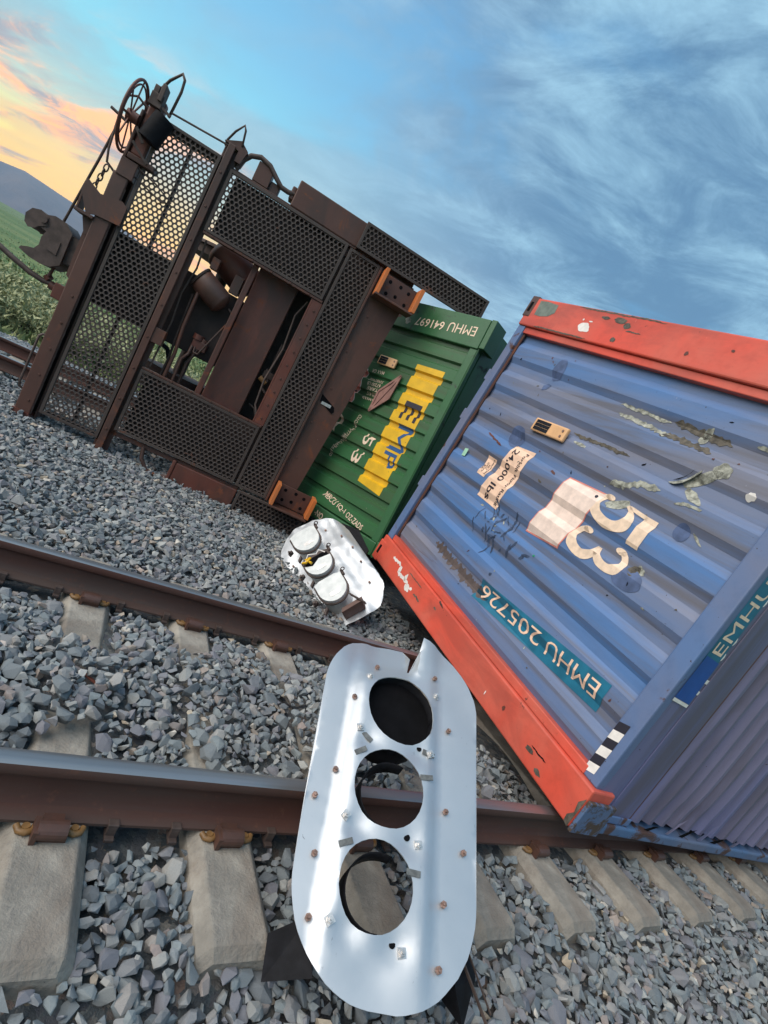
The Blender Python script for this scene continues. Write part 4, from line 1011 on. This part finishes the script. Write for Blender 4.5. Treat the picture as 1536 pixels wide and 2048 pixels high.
def build_green():
    K = .94
    X, Y, Z = Vector((.9160, .3998, -.0331)), Vector((-.4009, .9152, -.0411)), Vector((.0139, .0509, .9986))
    root = empty('freight_container', frame_matrix(X*K, Y*K, Z*K, (2.967, 3.264, .349)))
    tag(root, 'green freight container with yellow lettered block wedged against the brown wagon', 'container')
    H, W, L = 2.9, 3.02, 15.5
    wl = Wall(root, .17, .2265, 11, .130, .040, .022, .010)
    wl.sheet('end_wall', M_GREEN, .10, H-.1)
    def bx(nm, x0, x1, y0, y1, z0, z1, mat, bev=.006): return MB().box(x0, x1, y0, y1, z0, z1).build(nm, mat, root, bev)
    bx('corner_post', -.012, .12, .0, H, 2.662, W, M_GREEN_D, .010)
    bx('corner_post', -.012, .12, .0, H, .0, .169, M_GREEN_D, .010)
    bx('roof_header', .004, .10, .0, .105, .170, 2.661, M_GREEN_D, .008)
    bx('floor_sill', .0, .10, H-.11, H, .170, 2.661, M_GREEN_D, .008)
    bx('corner_casting', -.002, .26, -.075, -.001, 2.68, W+.012, M_GREEN_D, .008)
    bx('corner_casting', -.002, .26, -.040, -.001, -.012, .19, M_GREEN_D, .008)
    bx('roof_edge_rail', .012, .04, -.012, -.001, .19, 2.68, M_GREEN_D, .003)
    bx('shell', .13, L, .012, H-.01, .015, W-.015, M_GREEN_D, .01)
    bx('roof_dent', .45, .80, .002, .0115, 1.15, 1.75, M_STEEL_BROWN, .01)
    T90 = -math.pi/2
    wl.poly('yellow_block', [(.695, 2.295), (.26, 2.305), (.292, .66), (.705, .70)], M_YELLOW)
    # letters reading down the yellow block
    wl.text('emblem_letter', 'E', .452, 1.725, .23, .26, T90, M_DARKPRINT, .012, .0055)
    wl.text('emblem_letter', 'M', .42, 1.385, .33, .24, T90, M_NAVY, .0, .0055)
    wl.text('emblem_letter', 'P', .425, 1.095, .19, .20, T90, M_NAVY, .0, .0055)
    wl.text('size_number', '5', .855, 1.205, .15, .16, T90, M_CREAM, .006, .0045)
    wl.text('size_number', '3', .905, .96, .18, .15, T90, M_CREAM, .006, .0045)
    wl.text('serial_number', 'EMHU', .315, 2.835, .40, .115, math.pi+R(3), M_CREAM, .0, .003, flat=-.012)
    wl.text('serial_number', '641697', .80, 2.800, .44, .105, math.pi+R(3), M_CREAM, .008, .003, flat=-.012)
    for k, (s_, bb, run) in enumerate((('MAX GR', 2.04, .16), ('30480 KG', 1.93, .18), ('67200 LB', 1.87, .18), ('TARE', 1.81, .14), ('4320 KG', 1.75, .16), ('>>>>>>', 1.68, .20))):
        wl.text('data_text', s_, 1.22-.015*k, bb, run+.05, .045, math.pi+R(4), M_CREAM, .006, .0045)
    for k, (s_, aa, bb, run) in enumerate((('CU.CAP.', 1.17, 1.36, .18), ('WT7250', 1.21, 1.17, .20), ('PAYLOAD', 1.28, 1.04, .22), ('26160', 1.34, .88, .16))):
        wl.text('data_text', s_, aa, bb, run, .055, T90-R(14), M_CREAM, .006, .0045)
    wl.text('data_text', 'MBCU', .985, .330, .26, .075, -R(9), M_CREAM, .010, .0045)
    wl.text('data_text', 'IQ-I', .735, .290, .16, .075, -R(9), M_CREAM, .010, .0045)
    wl.text('data_text', 'OZ-ZADS', .46, .245, .32, .075, -R(9), M_CREAM, .010, .0045)
    wl.text('data_text', '-NO', 1.01, .075, .16, .08, -R(6), M_CREAM, .010, .003, flat=-.012)
    pts = []
    for i in range(13): pts.append((1.40-.02*math.sin(i*1.3), 2.03-.04*i))
    for i in range(12, -1, -1): pts.append((1.56-.02*math.sin(i*1.3+.4), 2.03-.04*i))
    wl.poly('graffiti', pts, M_WHITE, .003)
    wl.poly('graffiti', [(a_+(.012 if i < 13 else -.03), b_) for i, (a_, b_) in enumerate(pts)], M_PINK, .0045)
    for i in range(7): wl.poly('graffiti', [(1.45, 2.0-.068*i), (1.51, 1.985-.068*i), (1.51, 1.967-.068*i), (1.44, 1.975-.068*i)], M_DARKPRINT, .006)
    wl.poly('graffiti', [(1.47, 1.36), (1.41, 1.33), (1.42, 1.25), (1.47, 1.17), (1.45, 1.11), (1.50, 1.13), (1.52, 1.19), (1.47, 1.27)], M_CREAM, .003)
    # slanted brown placard with a diagonal brace
    xs = wl.base-.012; pl = [(.812, 2.085), (.83, 1.77), (1.035, 1.535), (1.035, 1.81)]
    pg = empty('placard'); pg.parent = root
    MB().prism(pl, lambda u, v, d: (d, u, v), xs-.02, xs).build('placard_board', M_CRATE, pg, .003)
    for i, j in ((0, 1), (1, 2), (2, 3), (3, 0), (0, 2)):
        p, q_ = pl[i], pl[j]; MB().quadbox((xs-.026, p[0], p[1]), (xs-.026, q_[0], q_[1]), .026, .012, 0, (1, 0, 0)).build('placard_batten', M_CRATE, pg)
    tracker(wl, 1.135, 2.195, .30, .12, root)
    for k in range(24):
        r = random.Random(800+k); aa, bb = r.uniform(.15, 1.6), r.uniform(.2, 2.6)
        wl.blot('paint_chip', aa, bb, .006+.014*r.random(), .003+.005*r.random(), (M_PEEL, M_BAREDARK)[k % 2], 840+k, .6, 9, r.random()*.5)
    wl.blot('worn_paint', 1.14, 2.77, .08, .05, M_PEEL, 880, .7, 20, R(30), .002, -.012); wl.blot('worn_paint', 1.35, 2.80, .12, .03, M_STEEL_RED, 881, .6, 20, 0, .002, -.012)
    return root
build_green()

# ------------------------------------------------------------------ signal backboards
def stadium(w, l, r, n=18, wob=0.0, seed=1):
    """outline from the middle of the bottom, u across, v up; r is the end radius"""
    rr = random.Random(seed); pts = []
    for cu, cv, a0 in ((w/2-r, r, -90), (w/2-r, l-r, 0), (-(w/2-r), l-r, 90), (-(w/2-r), r, 180)):
        for i in range(n+1):
            a = R(a0+90*i/n); pts.append((cu+r*math.cos(a)+wob*(rr.random()-.5), cv+r*math.sin(a)+wob*(rr.random()-.5)))
    out = []
    for p in pts:
        if not out or (p[0]-out[-1][0])**2+(p[1]-out[-1][1])**2 > 1e-7: out.append(p)
    return out
def sheet_mesh(name, outline, holes, hfun, mat, step=.022):
    V = [Vector(p) for p in outline]; faces = [list(range(len(V)))]
    for h in holes:
        o = len(V); V += [Vector(p) for p in h]; faces.append(list(range(o, o+len(h)))[::-1])
    us = [p[0] for p in outline]; vs = [p[1] for p in outline]
    def inside(p, poly):
        c = False; j = len(poly)-1
        for i in range(len(poly)):
            a, b = poly[i], poly[j]
            if (a[1] > p[1]) != (b[1] > p[1]) and p[0] < (b[0]-a[0])*(p[1]-a[1])/(b[1]-a[1])+a[0]: c = not c
            j = i
        return c
    rr = random.Random(3); u = min(us)
    while u < max(us):
        v = min(vs)
        while v < max(vs):
            p = (u+rr.uniform(-.2, .2)*step, v+rr.uniform(-.2, .2)*step)
            if inside(p, outline) and not any(inside(p, h) for h in holes): V.append(Vector(p))
            v += step
        u += step
    r = delaunay_2d_cdt(V, [], faces, 2, 1e-5)
    ov, of = r[0], r[2]
    def inh(f):
        c = (sum(ov[i][0] for i in f)/len(f), sum(ov[i][1] for i in f)/len(f)); return any(inside(c, h) for h in holes) or not inside(c, outline)
    fs = [f for f in of if not inh(f)]
    me = bpy.data.meshes.new(name); me.from_pydata([(p[0], p[1], hfun(p[0], p[1])) for p in ov], [], fs)
    bm = bmesh.new(); bm.from_mesh(me); bmesh.ops.delete(bm, geom=[v for v in bm.verts if not v.link_faces], context='VERTS')
    bmesh.ops.recalc_face_normals(bm, faces=bm.faces)
    if sum(f.normal.z for f in bm.faces) < 0: bmesh.ops.reverse_faces(bm, faces=bm.faces)
    for f in bm.faces: f.smooth = True
    bm.to_mesh(me); bm.free(); me.materials.append(mat); return me
def lin(x, xs, ys): return float(np.interp(x, xs, ys))
def oval(cu, cv, ru, rv, n=30, wob=0.0, seed=1, rot=0):
    rr = random.Random(seed); k = [1+wob*(rr.random()-.5) for _ in range(8)]
    out = []
    for i in range(n):
        t = 2*math.pi*i/n; q = lin(t/(2*math.pi)*8 % 8, list(range(9)), k+[k[0]]); a, b = ru*q*math.cos(t), rv*q*math.sin(t)
        out.append((cu+a*math.cos(rot)-b*math.sin(rot), cv+a*math.sin(rot)+b*math.cos(rot)))
    return out
def bolt(parent, u, v, h, kind):
    mb = MB(); a = (u*37+v*11)
    if kind == 'plate':
        mb.prism([(u+.020*math.cos(a+R(45+90*k)), v+.020*math.sin(a+R(45+90*k))) for k in range(4)], lambda x, y, d: (x, y, d), h+.001, h+.005, 1)
    mb.prism([(u+.0115*math.cos(R(60*k)+a), v+.0115*math.sin(R(60*k)+a)) for k in range(6)], lambda x, y, d: (x, y, d), h+.005, h+.015)
    mb.cyl((u, v, h+.015), (u, v, h+.022), .0055, None, 8)
    return mb.build('bolt', [M_ZINC if kind == 'plate' else M_RUSTBOLT, M_ZINC], parent)

def build_board1():
    u, v, n = Vector((.915, -.375, .149)), Vector((.268, .840, .472)), Vector((-.302, -.392, .869))
    root = empty('signal_backboard', frame_matrix(u, v, n, (1.291, -.771, .100)))
    tag(root, 'bare aluminium signal backboard with three oval holes, leaning over the rail', 'signal board')
    def prof(uu): return lin(uu, (-.4, -.262, -.212, .112, .150, .4), (.004, .0, .034, .030, .002, -.008))
    def h(uu, vv):
        z = prof(uu)*lin(vv, (0, .10, .25, 1.0, 1.22), (.1, .5, 1, 1, .3))
        z -= .012*math.exp(-((uu+.05)/.09)**2-((vv-.09)/.07)**2)
        d = vv-1.10-.35*(uu+.1)
        if d > 0:
            left = 1-smooth(.0, .045, uu)
            z += -.42*d*left*smooth(-.36, -.12, uu) + .22*d*(1-left)*math.exp(-((uu-.06)/.10)**2)
        z += .002*noise.noise(Vector((uu*6, vv*6, 1))) + .010*noise.noise(Vector((uu*2.2, vv*1.6, 5)))
        # dimples pulled in round the clips
        for cu, cv in ((-.16, .80), (.07, .80), (-.16, .47), (.05, .46), (-.15, .17), (.02, .16)):
            z -= .016*math.exp(-(((uu-cu)/.055)**2+((vv-cv)/.045)**2))
        return z
    w, l = .715, 1.375
    ol = [(a-.018, b) for a, b in stadium(w, l, .325, 16, .002)]
    # the split at the top
    k = min(range(len(ol)), key=lambda i: (ol[i][0]-.03)**2+(ol[i][1]-l)**2)
    ol = ol[:k]+[(.048, 1.372), (.036, 1.30), (.004, 1.20), (-.004, 1.20), (.012, 1.30), (-.012, 1.368)]+ol[k+2:]
    ol = [((a+.018)*lin(b, (.05, 1.1), (.905, 1.02))-.018, b) for a, b in ol]
    clean = [ol[0]]
    for p in ol[1:]:
        if (p[0]-clean[-1][0])**2+(p[1]-clean[-1][1])**2 > 9e-6: clean.append(p)
    ol = clean
    H = [oval(-.035, .985, .158, .162, 30, .16, 4, .3), oval(-.052, .632, .140, .146, 30, .04, 5), oval(-.068, .310, .132, .136, 30, .03, 6)]
    me = sheet_mesh('backplate', ol, H, h, M_ALU, .02)
    o = link('backplate', me, root); sm = o.modifiers.new('thickness', 'SOLIDIFY'); sm.thickness = .004; sm.offset = -1; es = o.modifiers.new('edges', 'EDGE_SPLIT'); es.split_angle = R(38)
    for q in ((-.151, 1.181), (-.244, .972), (-.268, .655), (-.328, .544), (-.29, .36), (-.272, .183), (.126, 1.186), (.20, .945), (.19, .606), (.265, .48), (.185, .303), (.17, .126)): bolt(root, q[0], q[1], h(*q), 'nut')
    for q in ((-.185, 1.10), (-.20, .838), (-.205, .496), (-.206, .186), (.135, 1.097), (.112, .81), (.080, .462), (.045, .148)): bolt(root, q[0], q[1], h(*q), 'plate')
    for q, r_ in (((.064, .822), .011), ((.034, .478), .013), ((.012, .164), .011)): MB().cyl((q[0], q[1], h(*q)+.0005), (q[0], q[1], h(*q)+.002), r_, None, 12).build('bolt_hole', M_BLACK_AND_SHADE, root)
    for (a, b, rot) in ((-.185, .742, 35), (.098, .706, 10), (-.192, .408, 25), (.062, .366, 0), (-.165, .812, -35), (.105, .81, 170)):
        c, s = math.cos(R(rot)), math.sin(R(rot)); pts = [(a+x*c-y*s, b+x*s+y*c) for x, y in ((-.026, -.010), (.026, -.010), (.026, .010), (-.026, .010))]
        MB().prism(pts, lambda x, y, d: (x, y, d), h(a, b)+.002, h(a, b)+.005).build('clip_tab', M_TAB, root)
    # black visors on the far side
    def visor(cu, cv, r, ln, a0, a1, flare=1.0, nm='visor'):
        mb = MB(); m = 20; vs = []
        for j, d in enumerate((-.012, -ln*.5, -ln)):
            for i in range(m+1):
                t = R(a0+(a1-a0)*i/m); k = 1+(flare-1)*j/2
                cut = d if j < 2 else -ln*(.55+.45*math.sin(math.pi*i/m))
                vs.append((cu+r*k*math.cos(t), cv+r*k*math.sin(t), cut))
        fs = [(j*(m+1)+i, j*(m+1)+i+1, (j+1)*(m+1)+i+1, (j+1)*(m+1)+i) for j in range(2) for i in range(m)]
        o = mb.add(vs, fs, 0, True).build(nm, M_BLACK, root); s_ = o.modifiers.new('thickness', 'SOLIDIFY'); s_.thickness = .004; return o
    visor(-.035, .985, .172, .20, 0, 360); visor(-.030, .625, .126, .13, 70, 275); visor(-.045, .302, .120, .13, 70, 275)
    MB().cyl((-.035, .985, -.060), (-.035, .985, -.070), .171, None, 28).build('black_backing', M_BLACK_AND_SHADE, root)  # black backing disc added to keep the top hole fully dark
    # the crumpled base visor sticking out at both sides of the foot
    MB().add([(-.26, .20, -.02), (-.22, .05, -.03), (-.36, .03, -.10), (-.37, .15, -.11), (-.20, .12, -.16)], [(0, 1, 2, 3), (1, 4, 2), (2, 4, 3)]).build('crushed_visor', M_BLACK, root)
    MB().add([(.20, .30, -.02), (.24, .10, -.02), (.30, .02, -.10), (.36, .16, -.12), (.30, .30, -.10), (.20, .14, -.17)], [(0, 1, 2, 3, 4), (1, 5, 2), (2, 5, 3), (3, 5, 4)]).build('crushed_visor', M_BLACK, root)
    MB().quadbox((.28, .18, -.05), (.385, .04, -.10), .012, .008).quadbox((.31, .20, -.06), (.40, .07, -.10), .008, .006).build('bent_bracket', M_CAST, root, .002)
    MB().tube([(.00, .10, -.01), (-.02, .16, -.10), (-.02, .18, -.17)], .02, 8).build('visor_strut', M_BLACK, root)
build_board1()

def build_board2():
    u, v, n = Vector((.597, -.025, .802)), Vector((-.235, .95, .205)), Vector((-.767, -.311, .561))
    v.normalize(); n = (n-v*n.dot(v)).normalized(); u = v.cross(n)
    root = empty('railway_signal', frame_matrix(u, v, n, (2.50, 2.12, .075)))
    tag(root, 'aluminium signal head with three white lamp housings lying beside the red post', 'signal head')
    def h(a, b):
        z = lin(a, (-.4, -.20, -.13, .10, .17, .40), (0, 0, .025, .025, .0, .05 if False else -.02))
        z += .05*smooth(.12, .34, a)*smooth(.15, .5, b) - .09*smooth(.26, .40, a)*smooth(.0, 1.2, b)
        z += .022*noise.noise(Vector((a*4, b*3, 2))) + .006*noise.noise(Vector((a*12, b*12, 8))) - .05*smooth(.22, 0, b)*smooth(0, .3, a)
        return z
    ol = [(a-.01, b) for a, b in stadium(.74, 1.375, .33, 14, .012, 5)]
    me = sheet_mesh('backplate', ol, [], h, M_ALU, .028)
    o = link('backplate', me, root); sm = o.modifiers.new('thickness', 'SOLIDIFY'); sm.thickness = .005; sm.offset = -1; es = o.modifiers.new('edges', 'EDGE_SPLIT'); es.split_angle = R(38)
    for q in ((-.30, .95), (-.31, .75), (-.30, .55), (-.28, .35), (-.18, .16), (.05, .10), (.24, .30), (.28, .55), (.29, .75), (.26, .95), (.16, 1.16), (.02, 1.27), (-.16, 1.20)): bolt(root, q[0], q[1], h(*q), 'nut')
    def dshape(cu, cv, w, hh, s=1.0):
        pts = [(cu-w/2*s, cv+hh*.42*s), (cu-w*.30*s, cv+hh*.50*s), (cu+w*.30*s, cv+hh*.50*s), (cu+w/2*s, cv+hh*.42*s), (cu+w/2*s, cv+hh*.05*s)]
        for i in range(1, 14):
            t = -math.pi*i/14; pts.append((cu+w/2*s*math.cos(t), cv+hh*.05*s+hh*.52*s*math.sin(t)))
        pts.append((cu-w/2*s, cv+hh*.05*s)); return pts
    for i, (cu, cv) in enumerate(((-.085, .28), (-.075, .62), (-.065, .96))):
        g = empty('lamp_housing'); g.parent = root; zp = .025
        f = lambda x, y, d: (x, y, d)
        MB().prism(dshape(cu, cv, .255, .275), f, zp-.01, .185).build('housing_shell', M_HOUSING, g, .006)
        MB().prism(dshape(cu, cv, .292, .310), f, .1855, .200).build('door_rim', M_CAST, g, .003)  # rim gasket, made wide and dark to paint shade between the housings
        if i != 1:
            MB().prism(dshape(cu, cv, .262, .282), f, .2005, .236).build('housing_door', M_HOUSING, g, .012)
        else:
            d = dshape(cu, cv, .262, .282); d = [p for p in d if p[1] < cv+.05]+[(cu-.131, cv+.035), (cu-.06, cv+.0), (cu+.02, cv+.05), (cu+.131, cv+.03)]
            d = sorted(d, key=lambda p: math.atan2(p[1]-(cv-.05), p[0]-cu))
            MB().prism(d, f, .2005, .236).build('broken_door', M_HOUSING, g, .008)
            MB().prism(dshape(cu, cv, .235, .25), f, .2002, .202).build('dark_interior', M_BLACK_AND_SHADE, g)  # black sheet painting in the shade inside the broken housing
            MB().tube([(cu-.12, cv+.07, .235), (cu-.05, cv+.12, .27), (cu+.02, cv+.09, .26), (cu+.06, cv+.13, .25), (cu+.10, cv+.08, .235)], .006, 6).build('wire', M_WHITE, g)
            MB().tube([(cu-.13, cv+.10, .225), (cu-.10, cv+.04, .275), (cu-.05, cv+.07, .27), (cu-.09, cv+.10, .25), (cu-.06, cv+.02, .26)], .013, 8).build('wire', M_YELLOW, g)
        MB().box(cu-.045, cu+.05, cv-.075, cv-.035, .2362, .2385).build('name_plate', M_ZINC, g)
        MB().quadbox((cu-.17, cv-.02, .20), (cu-.215, cv-.035, .19), .035, .03).cyl((cu-.20, cv-.03, .205), (cu-.20, cv-.03, .235), .012, None, 8).build('latch', M_CAST, g, .003)
        MB().quadbox((cu-.12, cv-.13, .19), (cu-.165, cv-.165, .18), .03, .03).build('latch', M_CAST, g, .003)
        MB().cyl((cu+.15, cv+.10, .20), (cu+.15, cv+.16, .20), .014, None, 8).tube([(cu+.165+.018*math.cos(t), cv+.145, .225+.022*math.sin(t)) for t in np.linspace(0, 2*math.pi, 10, endpoint=False)], .005, 6, closed=True).build('hinge', M_CAST, g)
    MB().prism([(-.12, .06), (.08, .06), (.10, .10), (-.10, .10)], lambda x, y, d: (x, y, d), .03, .16).build('base_plate', M_STEEL_BROWN, root, .004)
    MB().quadbox((.02, .16, .20), (.10, .03, .14), .012, .03).build('bent_bracket', M_CAST, root, .002)
    # black visors underneath
    for cu, cv in ((.0, .28), (.0, .62), (.05, .98)):
        mb = MB(); m = 16; vs = []
        for d in (-.02, -.20):
            for i in range(m+1):
                t = R(-60+240*i/m); vs.append((cu+.16*math.cos(t)+(.05 if d < -.1 else 0), cv+.16*math.sin(t), d))
        o = mb.add(vs, [(i, i+1, m+2+i, m+1+i) for i in range(m)], 0, True).build('visor', M_BLACK, root); s_ = o.modifiers.new('thickness', 'SOLIDIFY'); s_.thickness = .004
    MB().prism([(.12, .55), (.42, .72), (.46, 1.02), (.36, 1.22), (.12, 1.22)], lambda x, y, d: (x, y, d), -.10, -.085).build('visor_panel', M_BLACK, root)
build_board2()

o = MB().quadbox((.255, .735, .062), (.345, .672, .064), .014, .005, 0, (0, 0, 1)).quadbox((.345, .672, .064), (.440, .602, .050), .014, .005, 0, (0, 0, 1)).build('scrap_strip', M_STEEL_RED)
tag(o, 'thin rusty steel strip lying on the stones between the rails', 'scrap metal')

# ------------------------------------------------------------------ plants
def leaf_cloud(name, n, fn, mat, size):
    V = np.zeros((n*3, 3)); T = np.zeros(n*3)
    for i in range(n):
        p, t = fn(i); d = rng.normal(size=3); d[2] = abs(d[2])*1.2+.3; d /= np.linalg.norm(d); s = np.cross(d, rng.normal(size=3)); s /= np.linalg.norm(s)
        l = size*rng.uniform(.6, 1.5); w = l*.22
        V[i*3] = p-s*w; V[i*3+1] = p+s*w; V[i*3+2] = p+d*l; T[i*3:i*3+3] = t
    me = bpy.data.meshes.new(name); me.from_pydata(V.tolist(), [], [(i*3, i*3+1, i*3+2) for i in range(n)]); me.materials.append(mat)
    at = me.attributes.new('tone', 'FLOAT', 'POINT'); at.data.foreach_set('value', T.astype(np.float32)); return me
def shrub_mesh(seed, n):
    r = np.random.default_rng(seed); lobes = [(r.normal(0, .38), r.normal(0, .38), r.uniform(.25, .6), r.uniform(.28, .5)) for _ in range(11)]
    def fn(i):
        l = lobes[int(r.integers(len(lobes)))]; q = r.normal(size=3); q /= np.linalg.norm(q); q *= l[3]*r.uniform(.55, 1.0)**.5
        p = np.array([l[0]+q[0], l[1]+q[1], max(.0, l[2]+q[2]*.8)]); return p, float(np.clip(.25+.5*p[2]+r.normal(0, .18), 0, 1))
    return leaf_cloud('foliage', n, fn, M_LEAF, .10)
def stems_mesh(seed):
    r = random.Random(seed); mb = MB()
    for k in range(7):
        a = r.random()*6.28; mb.tube([(0, 0, -.05), (.15*math.cos(a), .15*math.sin(a), .25), (.4*math.cos(a), .4*math.sin(a), .55)], [.018, .012, .005], 5)
    return mb.mesh('stems', M_CAST)
sh_me = [shrub_mesh(21+k, 2600) for k in range(3)]; st_me = [stems_mesh(k) for k in range(3)]
k = 0
for (x, y, s) in ((-4.6, 15.4, 1.25), (-3.2, 14.6, 1.1), (-2.2, 14.8, 1.2), (-1.2, 14.4, 1.05), (-.2, 14.7, 1.2), (-5.6, 17.8, 1.4), (-3.9, 17.2, 1.25), (-2.6, 17.6, 1.4), (-.9, 17.2, 1.2), (.8, 15.2, 1.3), (1.9, 14.8, 1.2), (3.1, 15.6, 1.35), (-6.6, 21, 1.3), (-4.7, 21.5, 1.2), (-2.9, 21, 1.25), (-.8, 20.5, 1.3), (1.4, 19.5, 1.3), (-7.8, 26, 1.2), (-4.2, 27, 1.3), (-1.5, 26, 1.4)):
    t = empty('shrub', Matrix.Translation((x, y, terrain_z(x, y)-.02)) @ Matrix.Rotation(k*1.3, 4, 'Z') @ Matrix.Diagonal((s, s, s*.85, 1)))
    tag(t, 'pale green shrub on the verge beyond the second track', 'shrub', 'shrubs along the verge')
    link('foliage', sh_me[k % 3], t); link('stems', st_me[k % 3], t); k += 1
def grass():
    r = rng
    def fn(i):
        while True:
            x, y = r.uniform(-13, 9), 12.4+28*r.random()**1.7
            if noise.noise(Vector((x*.35, y*.35, 9))) > -.25+.15*r.normal(): break
        return np.array([x, y, max(terrain_z(x, y), bed_z(x, y)-.3 if y < 14 else -9)-.02]), float(np.clip(r.normal(.42, .22), 0, 1))
    o = link('grass', leaf_cloud('grass', 26000, fn, M_GRASS, .22)); tag(o, 'rough green grass covering the verge', kind='stuff')
    def fn2(i):
        a = R(r.uniform(-26, 14)); d = 38*(22**r.random()); x, y = d*math.sin(a), d*math.cos(a)
        s = 1+d/60; q = r.normal(size=3)*.35*np.array([1, 1, .5]); cx, cy = round(x/(1.5*s)+.3*math.sin(y))*(1.5*s), round(y/(1.5*s)+.3*math.sin(x))*(1.5*s)
        return np.array([cx+q[0]*s, cy+q[1]*s, terrain_z(cx, cy)+abs(q[2])*s]), float(np.clip(r.normal(.2, .2), 0, 1))
    o = link('scrub', leaf_cloud('scrub', 16000, fn2, M_LEAF, .30)); tag(o, 'distant scrub dotting the green plain', kind='stuff')
grass()

# ------------------------------------------------------------------ evening air
def haze():
    mb = MB().box(-3300, 3300, -3300, 3300, -20, PEAK+6)
    o = mb.build('haze', [])
    m = bpy.data.materials.new('evening_haze'); m.use_nodes = True; nt = m.node_tree
    nt.nodes.remove(nt.nodes['Principled BSDF'])
    v = nt.nodes.new('ShaderNodeVolumePrincipled'); v.inputs['Color'].default_value = (.62, .80, 1.0, 1); v.inputs['Density'].default_value = .00022
    nt.links.new(v.outputs[0], nt.nodes['Material Output'].inputs['Volume'])
    o.data.materials.append(m); tag(o, 'thin evening haze over the plain', kind='stuff')
haze()
